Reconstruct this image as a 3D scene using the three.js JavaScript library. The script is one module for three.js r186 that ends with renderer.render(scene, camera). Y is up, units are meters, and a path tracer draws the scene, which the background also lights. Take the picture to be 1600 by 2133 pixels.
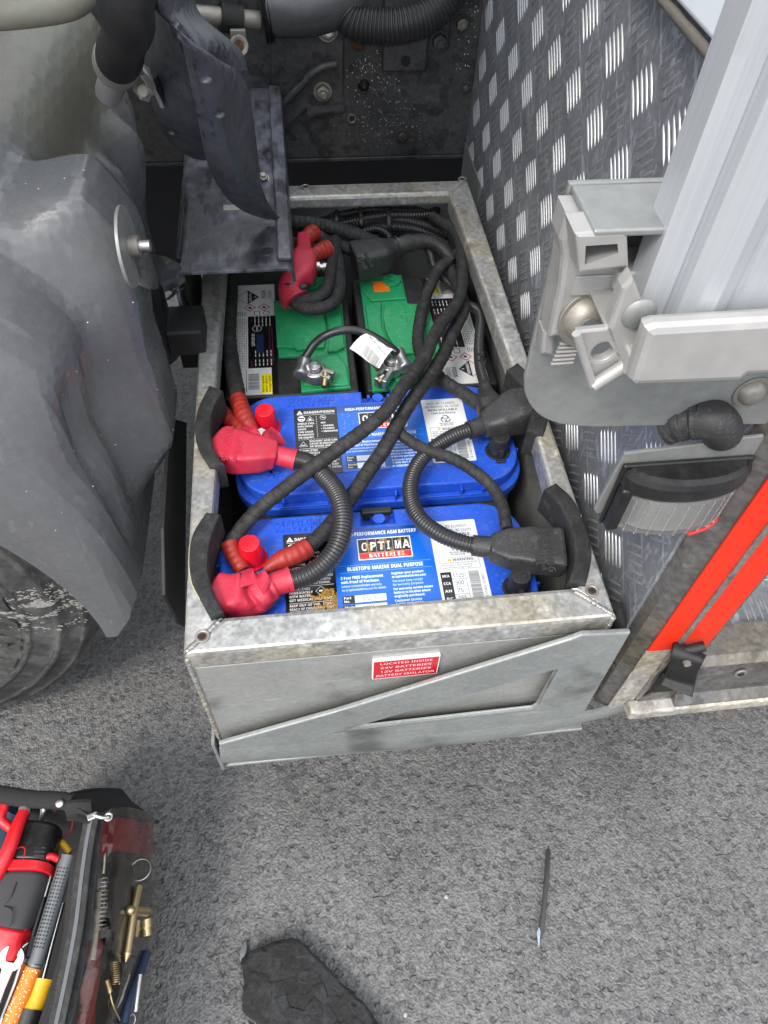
import * as THREE from 'three';
import { RoundedBoxGeometry } from 'three/addons/geometries/RoundedBoxGeometry.js';
import { mergeGeometries, mergeVertices, toCreasedNormals } from 'three/addons/utils/BufferGeometryUtils.js';
import { FontLoader } from 'three/addons/loaders/FontLoader.js';
import { TextGeometry } from 'three/addons/geometries/TextGeometry.js';

// ------------------------------------------------------------------ camera, sky, sun, exposure
const scene = new THREE.Scene();
const camera = new THREE.PerspectiveCamera(68.88, 768 / 1024, 0.05, 900);
camera.rotation.set(-0.925151, -0.159411, 0.055296, 'YXZ');
camera.position.set(0.1232, 1.1921, 0.3140);
const renderer = new THREE.WebGLRenderer({ antialias: true });
renderer.setSize(768, 1024);
renderer.toneMapping = THREE.LinearToneMapping;
renderer.toneMappingExposure = 1.84;
renderer.shadowMap.enabled = true;
renderer.shadowMap.type = THREE.PCFSoftShadowMap;
{
  // bright overcast sky, a little brighter towards the hidden sun
  const w = 256, h = 128, d = new Float32Array(w * h * 4);
  const sun = new THREE.Vector3(-0.42, 0.78, 0.46).normalize(), v = new THREE.Vector3();
  for (let j = 0; j < h; j++) for (let i = 0; i < w; i++) {
    const el = ((j + 0.5) / h - 0.5) * Math.PI, az = ((i + 0.5) / w - 0.5) * 2 * Math.PI;
    v.set(Math.cos(el) * Math.cos(az), Math.sin(el), Math.cos(el) * Math.sin(az));
    const up = Math.max(0, v.y), g = Math.pow(Math.max(0, v.dot(sun)), 3);
    const b = v.y < 0 ? 0.35 : 0.52 + 0.95 * up + 0.8 * g;
    const o = (j * w + i) * 4;
    d[o] = b * 0.97; d[o + 1] = b; d[o + 2] = b * 1.06; d[o + 3] = 1;
  }
  const sky = new THREE.DataTexture(d, w, h, THREE.RGBAFormat, THREE.FloatType);
  sky.mapping = THREE.EquirectangularReflectionMapping;
  sky.magFilter = sky.minFilter = THREE.LinearFilter;
  sky.needsUpdate = true;
  scene.background = sky; scene.environment = sky;
}
const sunLight = new THREE.DirectionalLight(0xfff4e6, 1.5);
sunLight.position.set(-1.7, 3.2, 1.9);
sunLight.shadow.radius = 26;
sunLight.castShadow = true;
sunLight.shadow.mapSize.set(2048, 2048);
Object.assign(sunLight.shadow.camera, { left: -2, right: 2, top: 2, bottom: -2, near: 0.5, far: 10 });
scene.add(sunLight, sunLight.target);

// ------------------------------------------------------------------ helpers
let seed = 7;
const rnd = () => { seed = (seed * 1664525 + 1013904223) >>> 0; return seed / 4294967296; };
const rr = (a, b) => a + (b - a) * rnd();
const lerp = (a, b, t) => a + (b - a) * t;
const clamp = (x, a = 0, b = 1) => Math.min(b, Math.max(a, x));
const smooth = (a, b, x) => { const t = clamp((x - a) / (b - a)); return t * t * (3 - 2 * t); };
const V = (a) => new THREE.Vector3(a[0], a[1], a[2]);
const hsh = (x, y, s = 0) => { let n = (x * 374761393 + y * 668265263 + s * 974711) | 0; n = Math.imul(n ^ (n >>> 13), 1274126177); n = Math.imul(n ^ (n >>> 16), 2246822519); return ((n ^ (n >>> 15)) >>> 0) / 4294967296; };
function vn(x, y, per, s) {            // value noise, tiles every `per` cells (0: never)
  const xi = Math.floor(x), yi = Math.floor(y), fx = x - xi, fy = y - yi;
  const w = (k) => per ? ((k % per) + per) % per : k;
  const u = fx * fx * (3 - 2 * fx), v = fy * fy * (3 - 2 * fy);
  const a = hsh(w(xi), w(yi), s), b = hsh(w(xi + 1), w(yi), s), c = hsh(w(xi), w(yi + 1), s), d = hsh(w(xi + 1), w(yi + 1), s);
  return (a + (b - a) * u) * (1 - v) + (c + (d - c) * u) * v;
}
function fbm(x, y, per, oct = 4, s = 0) { let a = 0.5, t = 0, n = 0; for (let i = 0; i < oct; i++) { t += a * vn(x, y, per, s + i * 17); n += a; x *= 2; y *= 2; if (per) per *= 2; a *= 0.5; } return t / n; }
function worley(x, y, per, s = 0) {
  const xi = Math.floor(x), yi = Math.floor(y); let f1 = 9, f2 = 9, id = 0;
  for (let j = -1; j <= 1; j++) for (let i = -1; i <= 1; i++) {
    const cx = xi + i, cy = yi + j, wx = per ? ((cx % per) + per) % per : cx, wy = per ? ((cy % per) + per) % per : cy;
    const dx = cx + hsh(wx, wy, s) - x, dy = cy + hsh(wx, wy, s + 5) - y, q = dx * dx + dy * dy;
    if (q < f1) { f2 = f1; f1 = q; id = hsh(wx, wy, s + 9); } else if (q < f2) f2 = q;
  }
  return [Math.sqrt(f1), Math.sqrt(f2), id];
}
function dataTex(n, fn, srgb, metres = 1) {   // fn(u, v) -> [r, g, b] 0..1 ; metres: size of one tile
  const d = new Uint8Array(n * n * 4);
  for (let j = 0; j < n; j++) for (let i = 0; i < n; i++) {
    const c = fn(i / n, j / n), o = (j * n + i) * 4;
    d[o] = clamp(c[0]) * 255; d[o + 1] = clamp(c[1]) * 255; d[o + 2] = clamp(c[2]) * 255; d[o + 3] = 255;
  }
  const t = new THREE.DataTexture(d, n, n, THREE.RGBAFormat);
  t.wrapS = t.wrapT = THREE.RepeatWrapping; t.magFilter = THREE.LinearFilter; t.minFilter = THREE.LinearMipmapLinearFilter; t.generateMipmaps = true;
  if (srgb) t.colorSpace = THREE.SRGBColorSpace;
  t.repeat.set(1 / metres, 1 / metres); t.needsUpdate = true;
  return t;
}
const again = (t, metres) => { const c = t.clone(); c.repeat.set(1 / metres, 1 / metres); c.needsUpdate = true; return c; };
function canvasTex(w, h, draw) {
  const c = document.createElement('canvas'); c.width = w; c.height = h;
  draw(c.getContext('2d'), w, h);
  const t = new THREE.CanvasTexture(c); t.colorSpace = THREE.SRGBColorSpace; t.anisotropy = 8; return t;
}
function uvBox(g) {                    // uv in metres from the dominant axis
  g = g.index ? g.toNonIndexed() : g;
  const p = g.attributes.position, n = p.count, uv = new Float32Array(n * 2), a = new THREE.Vector3(), b = new THREE.Vector3(), c = new THREE.Vector3();
  for (let i = 0; i < n; i += 3) {
    a.fromBufferAttribute(p, i); b.fromBufferAttribute(p, i + 1); c.fromBufferAttribute(p, i + 2);
    const m = b.clone().sub(a).cross(c.clone().sub(a)), x = Math.abs(m.x), y = Math.abs(m.y), z = Math.abs(m.z);
    [a, b, c].forEach((q, k) => {
      const o = (i + k) * 2;
      if (y >= x && y >= z) { uv[o] = q.x; uv[o + 1] = q.z; } else if (x >= z) { uv[o] = q.z; uv[o + 1] = q.y; } else { uv[o] = q.x; uv[o + 1] = q.y; }
    });
  }
  g.setAttribute('uv', new THREE.BufferAttribute(uv, 2));
  return g;
}
const clean = (g) => { for (const k of Object.keys(g.attributes)) if (!['position', 'normal', 'uv'].includes(k)) g.deleteAttribute(k); return g; };
function join(list) {
  list = list.flat(9).map((g) => clean(g.index ? g.toNonIndexed() : g));
  for (const g of list) { if (!g.attributes.normal) g.computeVertexNormals(); if (!g.attributes.uv) uvBox(g); }
  return list.length === 1 ? list[0] : mergeGeometries(list);
}
const used = {};
function numbered(name) { used[name] = (used[name] ?? -1) + 1; return used[name] ? name + '_' + String(used[name]).padStart(3, '0') : name; }
function thing(name, label, category, group) {
  const o = new THREE.Group(); o.name = numbered(name); o.userData = { label, category }; if (group) o.userData.group = group;
  scene.add(o); return o;
}
function part(name, geos, m, parent, keepUv) {
  let g = join([geos]); if (!keepUv) g = uvBox(g);
  const o = new THREE.Mesh(g, m); o.name = name; o.castShadow = o.receiveShadow = true; (parent ?? scene).add(o); return o;
}
function solo(name, geos, m, label, category, group, keepUv) {   // a thing that is one mesh
  const o = part(name, geos, m, scene, keepUv); o.name = numbered(name); o.userData = { label, category }; if (group) o.userData.group = group; return o;
}
// shapes -------------------------------------------------------------------------
const box = (x0, x1, y0, y1, z0, z1, r = 0.001) => {
  const w = x1 - x0, h = y1 - y0, d = z1 - z0;
  return new RoundedBoxGeometry(w, h, d, 2, Math.min(r, w / 2.01, h / 2.01, d / 2.01)).translate((x0 + x1) / 2, (y0 + y1) / 2, (z0 + z1) / 2);
};
function extr(pts, depth, bevel, holes, seg = 2, curve = 8) {
  const s = pts.isShape ? pts : new THREE.Shape(pts.map((p) => new THREE.Vector2(p[0], p[1])));
  for (const h of holes ?? []) s.holes.push(h.isPath ? h : new THREE.Path(h.map((p) => new THREE.Vector2(p[0], p[1]))));
  const b = Math.min(bevel, depth / 2.02);
  return new THREE.ExtrudeGeometry(s, { depth: depth - 2 * b, bevelEnabled: b > 0, bevelThickness: b, bevelSize: b, bevelOffset: -b, bevelSegments: seg, curveSegments: curve }).translate(0, 0, b);
}
const slabXZ = (pts, y0, y1, bevel = 0.001, holes) => extr(pts.map((p) => [p[0], -p[p.length - 1]]), y1 - y0, bevel, holes?.map((h) => h.map((p) => [p[0], -p[p.length - 1]]))).rotateX(-Math.PI / 2).translate(0, y0, 0);
const slabXY = (pts, z0, z1, bevel = 0.001, holes) => extr(pts, z1 - z0, bevel, holes).translate(0, 0, z0);
const slabZY = (pts, x0, x1, bevel = 0.001, holes) => extr(pts.map((p) => [-p[p.length - 1], p[p.length - 2]]), x1 - x0, bevel, holes?.map((h) => h.map((p) => [-p[p.length - 1], p[p.length - 2]]))).rotateY(Math.PI / 2).translate(x0, 0, 0);
function roundRect(x0, x1, z0, z1, r, n = 8) {
  const o = []; const c = [[x1 - r, z1 - r, 0], [x0 + r, z1 - r, 1], [x0 + r, z0 + r, 2], [x1 - r, z0 + r, 3]];
  for (const [cx, cz, q] of c) for (let i = 0; i <= n; i++) { const a = (q + i / n) * Math.PI / 2; o.push([cx + r * Math.cos(a), cz + r * Math.sin(a)]); }
  return o;
}
const circ = (x, y, r, n = 20) => Array.from({ length: n }, (_, i) => [x + r * Math.cos(i / n * 6.2832), y + r * Math.sin(i / n * 6.2832)]);
const cyl = (r0, r1, h, n = 24) => new THREE.CylinderGeometry(r1, r0, h, n).translate(0, h / 2, 0);   // stands on y = 0
const lathe = (pts, n = 32) => new THREE.LatheGeometry(pts.map((p) => new THREE.Vector2(Math.max(p[0], 1e-5), p[1])), n);
const sph = (r, n = 16) => new THREE.SphereGeometry(r, n, Math.ceil(n * 0.7));
function aim(g, pos, dir) {            // turns a shape that stands on +y to point along dir from pos
  const q = new THREE.Quaternion().setFromUnitVectors(new THREE.Vector3(0, 1, 0), V(dir).normalize());
  return g.applyQuaternion(q).translate(pos[0], pos[1], pos[2]);
}
function bar(a, b, r, n = 16) { const d = V(b).sub(V(a)); return aim(cyl(r, r, d.length(), n), a, d.toArray()); }
const spline = (pts, n, closed = false) => new THREE.CatmullRomCurve3(pts.map(V), closed, 'centripetal').getSpacedPoints(n);
// sweeps a cross-section along a path. sec(t, s, phi) -> [side, up]; frame kept upright (up) or carried along (carry)
function sweep(pts, seg, nphi, sec, { carry = false, caps = true, closed = false, raw = false, uvr = 0.01 } = {}) {
  const c = new THREE.CatmullRomCurve3(pts.map(V), closed, 'centripetal');
  const P = raw ? pts.map(V) : c.getSpacedPoints(seg); seg = P.length - 1;
  const T = P.map((p, i) => P[Math.min(i + 1, seg)].clone().sub(P[Math.max(i - 1, 0)]).normalize());
  const pos = [], uv = [], idx = []; let s = 0, side = null;
  for (let i = 0; i <= seg; i++) {
    if (i) s += P[i].distanceTo(P[i - 1]);
    const t = T[i];
    let B;
    if (carry && side) B = side.clone().addScaledVector(t, -side.dot(t)).normalize();
    else { B = t.clone().cross(new THREE.Vector3(0, 1, 0)); if (B.lengthSq() < 1e-4) B.set(1, 0, 0); B.normalize(); }
    side = B; const N = B.clone().cross(t).normalize();
    for (let k = 0; k <= nphi; k++) {
      const phi = k / nphi * Math.PI * 2, [a, b] = sec(i / seg, s, phi);
      pos.push(P[i].x + B.x * a + N.x * b, P[i].y + B.y * a + N.y * b, P[i].z + B.z * a + N.z * b);
      uv.push(phi * uvr, s);
    }
  }
  const m = nphi + 1;
  for (let i = 0; i < seg; i++) for (let k = 0; k < nphi; k++) { const a = i * m + k; idx.push(a, a + m, a + 1, a + 1, a + m, a + m + 1); }
  let g = new THREE.BufferGeometry();
  g.setAttribute('position', new THREE.Float32BufferAttribute(pos, 3)); g.setAttribute('uv', new THREE.Float32BufferAttribute(uv, 2)); g.setIndex(idx);
  g.computeVertexNormals();
  const n = g.attributes.normal;       // weld the seam's normals
  for (let i = 0; i <= seg; i++) { const a = i * m, b = a + nphi, x = n.getX(a) + n.getX(b), y = n.getY(a) + n.getY(b), z = n.getZ(a) + n.getZ(b), l = Math.hypot(x, y, z) || 1; n.setXYZ(a, x / l, y / l, z / l); n.setXYZ(b, x / l, y / l, z / l); }
  if (!caps) return g;
  const cap = (i, flip) => {
    const q = [], u = []; const c0 = P[i];
    for (let k = 0; k < nphi; k++) { const a = (i * m + k) * 3, b = a + 3; const A = [pos[a], pos[a + 1], pos[a + 2]], Bq = [pos[b], pos[b + 1], pos[b + 2]]; q.push(c0.x, c0.y, c0.z, ...(flip ? [...A, ...Bq] : [...Bq, ...A])); u.push(0, 0, 0, 0, 0, 0); }
    const e = new THREE.BufferGeometry(); e.setAttribute('position', new THREE.Float32BufferAttribute(q, 3)); e.setAttribute('uv', new THREE.Float32BufferAttribute(u, 2)); e.computeVertexNormals(); return e;
  };
  return join([g, cap(0, true), cap(seg, false)]);
}
const round = (r) => (t, s, phi) => [r * Math.cos(phi), r * Math.sin(phi)];
const tube = (pts, r, seg = 60, n = 14, o = {}) => sweep(pts, seg, n, typeof r === 'function' ? (t, s, phi) => { const q = r(t, s, phi); return [q * Math.cos(phi), q * Math.sin(phi)]; } : round(r), { carry: true, uvr: typeof r === 'number' ? r : 0.01, ...o });
const len = (pts) => new THREE.CatmullRomCurve3(pts.map(V), false, 'centripetal').getLength();
// ribbed conduit: a real ring every `pitch` metres
const loom = (pts, r, pitch = 0.0036, depth = 0.11, n = 16) => { const L = len(pts), seg = Math.round(L / pitch * 6); return tube(pts, (t, s) => { const q = (s / pitch) % 1; return r * (1 - depth + depth * 1.25 * Math.pow(Math.max(0, Math.sin(q * Math.PI)), 0.55)); }, seg, n); };
// cable wound with cloth tape: slanting overlaps, slightly lumpy
const wrapped = (pts, r, pitch = 0.011, n = 18) => { const L = len(pts), seg = Math.round(L / 0.0011), s0 = rnd() * 50; return tube(pts, (t, s, phi) => { const q = (((s + 0.0016 * Math.sin(s * 57 + s0)) / pitch + phi / 6.2832 * 1.0) % 1 + 1) % 1; return r * (0.95 + 0.085 * Math.pow(1 - q, 1.4) + 0.05 * (fbm(s * 160 + s0, Math.sin(phi) * 1.5 + 9, 0, 3, 3) - 0.5) + 0.035 * (fbm(s * 45 + s0, 3 + Math.cos(phi), 0, 2, 8) - 0.5)); }, seg, n); };
const sleeve = (pts, r, n = 18) => { const L = len(pts), seg = Math.max(8, Math.round(L / 0.0015)), s0 = rnd() * 50; return tube(pts, (t, s, phi) => (typeof r === 'function' ? r(t) : r) * (1 + 0.10 * (fbm(s * 120 + s0, Math.sin(phi) * 1.2 + 4, 0, 3, 5) - 0.5) + 0.03 * Math.sin(s * 900)), seg, n); };
const tab = (list) => (t) => { for (let i = 1; i < list.length; i++) if (t <= list[i][0]) { const q = (t - list[i - 1][0]) / (list[i][0] - list[i - 1][0]); return list[i].map((v, k) => lerp(list[i - 1][k], v, q * q * (3 - 2 * q) * 0.5 + q * 0.5)); } return list[list.length - 1]; };
// a rubber body: stations [t, halfWidth, halfHeight, squareness]; fold displaces the skin
function boot(pts, stations, seg = 60, n = 40, fold) {
  const f = tab(stations);
  return sweep(pts, seg, n, (t, s, phi) => {
    const [, w, h, q] = f(t), c = Math.cos(phi), d = Math.sin(phi), k = fold ? 1 + fold(t, phi) : 1;
    return [Math.sign(c) * Math.pow(Math.abs(c), 2 / q) * w * k, Math.sign(d) * Math.pow(Math.abs(d), 2 / q) * h * k];
  });
}
// a sheet with thickness from f(u, v) -> [x, y, z]
function shell(f, nu, nv, th) {
  const pos = [], P = [];
  for (let j = 0; j <= nv; j++) for (let i = 0; i <= nu; i++) P.push(V(f(i / nu, j / nv)));
  const at = (i, j) => P[Math.min(nv, Math.max(0, j)) * (nu + 1) + Math.min(nu, Math.max(0, i))];
  const Q = P.map((p, k) => { const i = k % (nu + 1), j = Math.floor(k / (nu + 1)); const n = at(i + 1, j).clone().sub(at(i - 1, j)).cross(at(i, j + 1).clone().sub(at(i, j - 1))).normalize(); return p.clone().addScaledVector(n, -th); });
  const m = nu + 1, idx = [], N = P.length;
  for (const p of [...P, ...Q]) pos.push(p.x, p.y, p.z);
  for (let j = 0; j < nv; j++) for (let i = 0; i < nu; i++) { const a = j * m + i; idx.push(a, a + 1, a + m, a + 1, a + m + 1, a + m); idx.push(N + a, N + a + m, N + a + 1, N + a + 1, N + a + m, N + a + m + 1); }
  const edge = (a, b) => idx.push(a, N + a, b, b, N + a, N + b);
  for (let i = 0; i < nu; i++) { edge(i, i + 1); edge(nv * m + i + 1, nv * m + i); }
  for (let j = 0; j < nv; j++) { edge((j + 1) * m, j * m); edge(j * m + nu, (j + 1) * m + nu); }
  const g = new THREE.BufferGeometry(); g.setAttribute('position', new THREE.Float32BufferAttribute(pos, 3)); g.setIndex(idx);
  return toCreasedNormals(g, 0.9);
}
const hexNut = (r, h) => new THREE.CylinderGeometry(r, r, h, 6).translate(0, h / 2, 0);
const washer = (r, ri, h) => lathe([[ri, 0], [r - 0.0004, 0], [r, 0.0004], [r, h - 0.0004], [r - 0.0004, h], [ri, h], [ri, 0]], 28);
const font = await new FontLoader().loadAsync('fonts/droid/droid_sans_bold.typeface.json');
const words = (t, size, depth) => { const g = new TextGeometry(t, { font, size, depth, curveSegments: 3, bevelEnabled: false }); g.computeBoundingBox(); const b = g.boundingBox; return g.translate(-(b.min.x + b.max.x) / 2, -(b.min.y + b.max.y) / 2, 0); };

// ------------------------------------------------------------------ textures and materials
const T = {
  // grey multipliers: soft blotches with fine grain
  grime: dataTex(512, (u, v) => { const a = fbm(u * 6, v * 6, 6, 5, 1), b = fbm(u * 40, v * 40, 40, 3, 2), c = smooth(0.52, 0.72, fbm(u * 9, v * 9, 9, 4, 3)); const k = 0.66 + 0.42 * (a - 0.5) + 0.34 * (b - 0.5) + 0.18 * c; return [k, k, k * 0.985]; }, true, 0.22),
  // bare weathered aluminium: grey with tan film, dark stains and pale scuffs
  alu: dataTex(1024, (u, v) => {
    const a = fbm(u * 5, v * 5, 5, 5, 11), g = fbm(u * 90, v * 90, 90, 2, 12), st = smooth(0.58, 0.74, fbm(u * 18, v * 18, 18, 5, 13)), sc = smooth(0.66, 0.78, fbm(u * 26 + a, v * 26, 26, 4, 14)), tan = smooth(0.42, 0.68, fbm(u * 4, v * 4, 4, 4, 15));
    let k = 0.72 + 0.14 * (a - 0.5) + 0.22 * (g - 0.5) + 0.10 * sc - 0.10 * st; return [k + 0.03 * tan, k + 0.004 * tan, k - 0.055 * tan];
  }, true, 0.36),
  aluR: dataTex(512, (u, v) => { const a = fbm(u * 7, v * 7, 7, 5, 21), b = fbm(u * 60, v * 60, 60, 3, 22); const k = 0.62 + 0.5 * (a - 0.5) + 0.3 * (b - 0.5); return [k, k, k]; }, false, 0.30),
  // black paint or plastic with a pale bloom that is worn into streaks and blots
  scuff: dataTex(1024, (u, v) => {
    const a = fbm(u * 4, v * 4, 4, 4, 31), b = fbm(u * 22 + a * 2, v * 22, 22, 5, 32), e = fbm(u * 70, v * 26, 70, 3, 33);
    const k = smooth(0.34, 0.66, 0.42 * a + 0.42 * b + 0.2 * e), f = 0.19 + 0.20 * k + 0.07 * (e - 0.5) - 0.10 * smooth(0.60, 0.68, fbm(u * 60, v * 16, 60, 4, 34)); return [f * 0.98, f * 1.0, f * 1.07];
  }, true, 0.26),
  dirty: dataTex(1024, (u, v) => {      // black chassis paint, dusty, with wet-looking dark spots
    const a = fbm(u * 5, v * 5, 5, 5, 41), d = smooth(0.60, 0.66, fbm(u * 16, v * 16, 16, 4, 42)), g = fbm(u * 80, v * 80, 80, 2, 43), br = smooth(0.5, 0.75, fbm(u * 3, v * 3, 3, 4, 44));
    const f = 0.27 + 0.20 * (a - 0.5) + 0.10 * (g - 0.5) - 0.07 * d; return [f + 0.012 * br, f + 0.006 * br, f];
  }, true, 0.34),
  dust: dataTex(1024, (u, v) => {       // grey plastic with dry dust
    const a = fbm(u * 4, v * 4, 4, 5, 51), g = fbm(u * 120, v * 120, 120, 2, 52), sc = smooth(0.74, 0.80, fbm(u * 60, v * 18, 60, 3, 53));
    const f = 0.62 + 0.06 * (a - 0.5) + 0.05 * (g - 0.5) + 0.05 * sc; return [f * 0.99, f, f * 1.0];
  }, true, 0.5),
  fine: dataTex(512, (u, v) => { const k = 0.5 + 0.9 * (fbm(u * 64, v * 64, 64, 3, 61) - 0.5); return [k, k, k]; }, false, 0.05),
  rough: dataTex(512, (u, v) => { const k = 0.72 + 0.55 * (fbm(u * 10, v * 10, 10, 5, 71) - 0.5); return [k, k, k]; }, false, 0.12),
  weave: dataTex(256, (u, v) => { const x = Math.sin(u * 6.2832 * 32), y = Math.sin(v * 6.2832 * 32), k = 0.55 + 0.22 * x * (y > 0 ? 1 : -1) + 0.2 * (fbm(u * 30, v * 30, 30, 2, 72) - 0.5); return [k, k, k]; }, true, 0.028),
  brush: dataTex(512, (u, v) => { const k = 0.88 + 0.06 * (fbm(u * 160, v * 3, 160, 3, 73) - 0.5) + 0.10 * (fbm(u * 5, v * 5, 5, 4, 74) - 0.5) * 0.4; return [k, k, k]; }, true, 0.18),
};
T.soft = dataTex(512, (u, v) => { const a = fbm(u * 6, v * 6, 6, 5, 301), b = fbm(u * 50, v * 50, 50, 3, 302); const k = 0.93 + 0.12 * (a - 0.5) + 0.10 * (b - 0.5); return [k, k, k]; }, true, 0.25);
T.smudge = dataTex(1024, (u, v) => { const a = fbm(u * 3, v * 3, 3, 4, 311), g = fbm(u * 130, v * 130, 130, 2, 312), sm = smooth(0.60, 0.80, fbm(u * 5, v * 5, 5, 4, 313)), sc = smooth(0.77, 0.80, fbm(u * 6, v * 70, 70, 3, 314)); const k = 0.88 + 0.10 * (a - 0.5) + 0.09 * (g - 0.5) - 0.24 * sm + 0.05 * sc; return [k, k, k * 0.985]; }, true, 0.42);
T.worn = dataTex(1024, (u, v) => { const a = fbm(u * 5, v * 5, 5, 4, 321), s1 = smooth(0.62, 0.74, fbm((u + v) * 40, (u - v) * 5, 0, 3, 322)), s2 = smooth(0.60, 0.74, fbm(u * 90, v * 22, 90, 3, 323)), g = fbm(u * 100, v * 100, 100, 2, 324); const k = 0.74 + 0.16 * (a - 0.5) + 0.16 * s1 + 0.14 * s2 + 0.12 * (g - 0.5); return [k, k, k]; }, true, 0.3);
// a plastic or rubber colour with road dust, smears and fine scratches on it
const dusty = (base, dust, amt, s, metres) => dataTex(512, (u, v) => {
  const a = fbm(u * 5, v * 5, 5, 4, s), b = smooth(0.55, 0.75, fbm(u * 14, v * 14, 14, 4, s + 40)), d = smooth(0.70, 0.80, fbm(u * 90, v * 90, 90, 2, s + 80)), c = smooth(0.76, 0.80, fbm(u * 10, v * 120, 120, 3, s + 120));
  const k = clamp(amt * (0.25 * a + 0.55 * b * a + 0.9 * d + 0.6 * c)); return [0, 1, 2].map((i) => Math.pow(lerp(base[i], dust[i], k), 1 / 2.2));
}, true, metres);
T.bloom = dataTex(1024, (u, v) => { const a = fbm(u * 4, v * 4, 4, 4, 331), s = smooth(0.60, 0.68, fbm(u * 70, v * 44, 70, 3, 332)), g = fbm(u * 30, v * 30, 30, 4, 333), w = smooth(0.45, 0.7, fbm(u * 6, v * 6, 6, 4, 334)); const f = 0.285 + 0.08 * (a - 0.5) + 0.08 * (g - 0.5) - 0.085 * s * w; return [f * 0.97, f * 1.0, f * 1.08]; }, true, 0.24);
T.bump = again(T.grime, 0.09); T.bump.colorSpace = THREE.NoColorSpace;
const M = {};
const lin = (r, g, b) => new THREE.Color().setRGB(r, g, b);
const mk = (name, c, o = {}) => (M[name] = new THREE.MeshPhysicalMaterial({ color: lin(...c), roughness: 0.6, metalness: 0, ...o }));
mk('alu', [0.80, 0.80, 0.78], { map: T.alu, metalness: 0.55, roughness: 0.75, roughnessMap: T.aluR, bumpMap: T.bump, bumpScale: 0.0005 });
mk('galv', [0.36, 0.38, 0.385], { map: T.smudge, metalness: 0.45, roughness: 0.85, roughnessMap: T.aluR, bumpMap: T.bump, bumpScale: 0.0004 });
mk('plate', [0.30, 0.31, 0.30], { map: T.soft, metalness: 0.4, roughness: 0.62, roughnessMap: T.rough, bumpMap: T.bump, bumpScale: 0.0003 });
mk('weld', [0.62, 0.61, 0.59], { map: T.alu, metalness: 0.7, roughness: 0.45 });
mk('tread', [0.44, 0.465, 0.51], { map: T.worn, metalness: 0.35, roughness: 0.58, roughnessMap: T.rough, bumpMap: T.bump, bumpScale: 0.0003 });
mk('cast', [0.46, 0.452, 0.44], { map: again(T.soft, 0.5), metalness: 0.4, roughness: 0.46, bumpMap: T.fine, bumpScale: 0.00005 });
mk('anod', [0.60, 0.63, 0.66], { map: T.brush, metalness: 0.35, roughness: 0.42 });
mk('body', [0.74, 0.80, 0.85], { roughness: 0.28, clearcoat: 0.4 });
mk('post', [0.30, 0.29, 0.28], { map: T.alu, metalness: 0.5, roughness: 0.6, roughnessMap: T.aluR });
mk('pale', [0.74, 0.71, 0.65], { map: T.alu, metalness: 0.3, roughness: 0.6 });
mk('redtape', [0.74, 0.024, 0.001], { roughness: 0.42, map: again(T.soft, 0.9) });
mk('channel', [1.2, 1.2, 1.22], { map: again(T.scuff, 0.55), roughness: 0.5, roughnessMap: T.rough, bumpMap: T.bump, bumpScale: 0.0003 });
mk('blade', [1, 1, 1], { map: T.bloom, roughness: 0.62, roughnessMap: T.rough });
mk('chassis', [0.95, 0.96, 0.98], { map: T.dirty, roughness: 0.6, roughnessMap: T.rough, bumpMap: T.bump, bumpScale: 0.0005 });
mk('guardDust', [0.34, 0.345, 0.35], { map: T.dust, roughness: 0.40, roughnessMap: T.rough, bumpMap: T.fine, bumpScale: 0.00008, vertexColors: true });
mk('guard', [0.19, 0.195, 0.20], { map: T.dust, roughness: 0.40, roughnessMap: T.rough, bumpMap: T.fine, bumpScale: 0.00012 });
mk('tyre', [0.12, 0.12, 0.12], { map: again(T.grime, 0.3), roughness: 0.78, bumpMap: T.bump, bumpScale: 0.0006 });
mk('rubber', [0.017, 0.017, 0.018], { map: again(T.grime, 0.15), roughness: 0.62, bumpMap: T.fine, bumpScale: 0.00015 });
mk('foam', [0.040, 0.041, 0.044], { map: again(T.grime, 0.1), roughness: 0.85, bumpMap: T.fine, bumpScale: 0.0003 });
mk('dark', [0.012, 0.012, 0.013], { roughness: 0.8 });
mk('conduit', [0.026, 0.026, 0.027], { roughness: 0.30 });
mk('cloth', [0.042, 0.042, 0.043], { map: again(T.grime, 0.06), roughness: 0.72, bumpMap: T.fine, bumpScale: 0.0002 });
mk('blackboot', [1, 1, 1], { map: dusty([0.017, 0.0175, 0.019], [0.13, 0.125, 0.115], 0.42, 431, 0.12), roughness: 0.5, bumpMap: T.fine, bumpScale: 0.0001 });
mk('redboot', [1, 1, 1], { map: dusty([0.54, 0.011, 0.048], [0.26, 0.10, 0.10], 0.60, 421, 0.10), roughness: 0.52, bumpMap: T.fine, bumpScale: 0.0001 });
mk('shrink', [0.36, 0.026, 0.018], { map: again(T.soft, 0.05), roughness: 0.5, bumpMap: T.bump, bumpScale: 0.0006 });
mk('redcap', [0.70, 0.006, 0.02], { roughness: 0.35 });
mk('blue', [1, 1, 1], { map: dusty([0.003, 0.078, 0.60], [0.14, 0.22, 0.42], 0.42, 401, 0.20), roughness: 0.46, bumpMap: T.fine, bumpScale: 0.00012 });
mk('green', [1, 1, 1], { map: dusty([0.003, 0.29, 0.100], [0.20, 0.36, 0.24], 0.40, 411, 0.22), roughness: 0.42, bumpMap: T.fine, bumpScale: 0.0001 });
mk('black', [1, 1, 1], { map: dusty([0.008, 0.008, 0.009], [0.10, 0.095, 0.085], 0.35, 441, 0.2), roughness: 0.55, bumpMap: T.fine, bumpScale: 0.0001 });
mk('orange', [0.85, 0.19, 0.01], { roughness: 0.5 });
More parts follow.
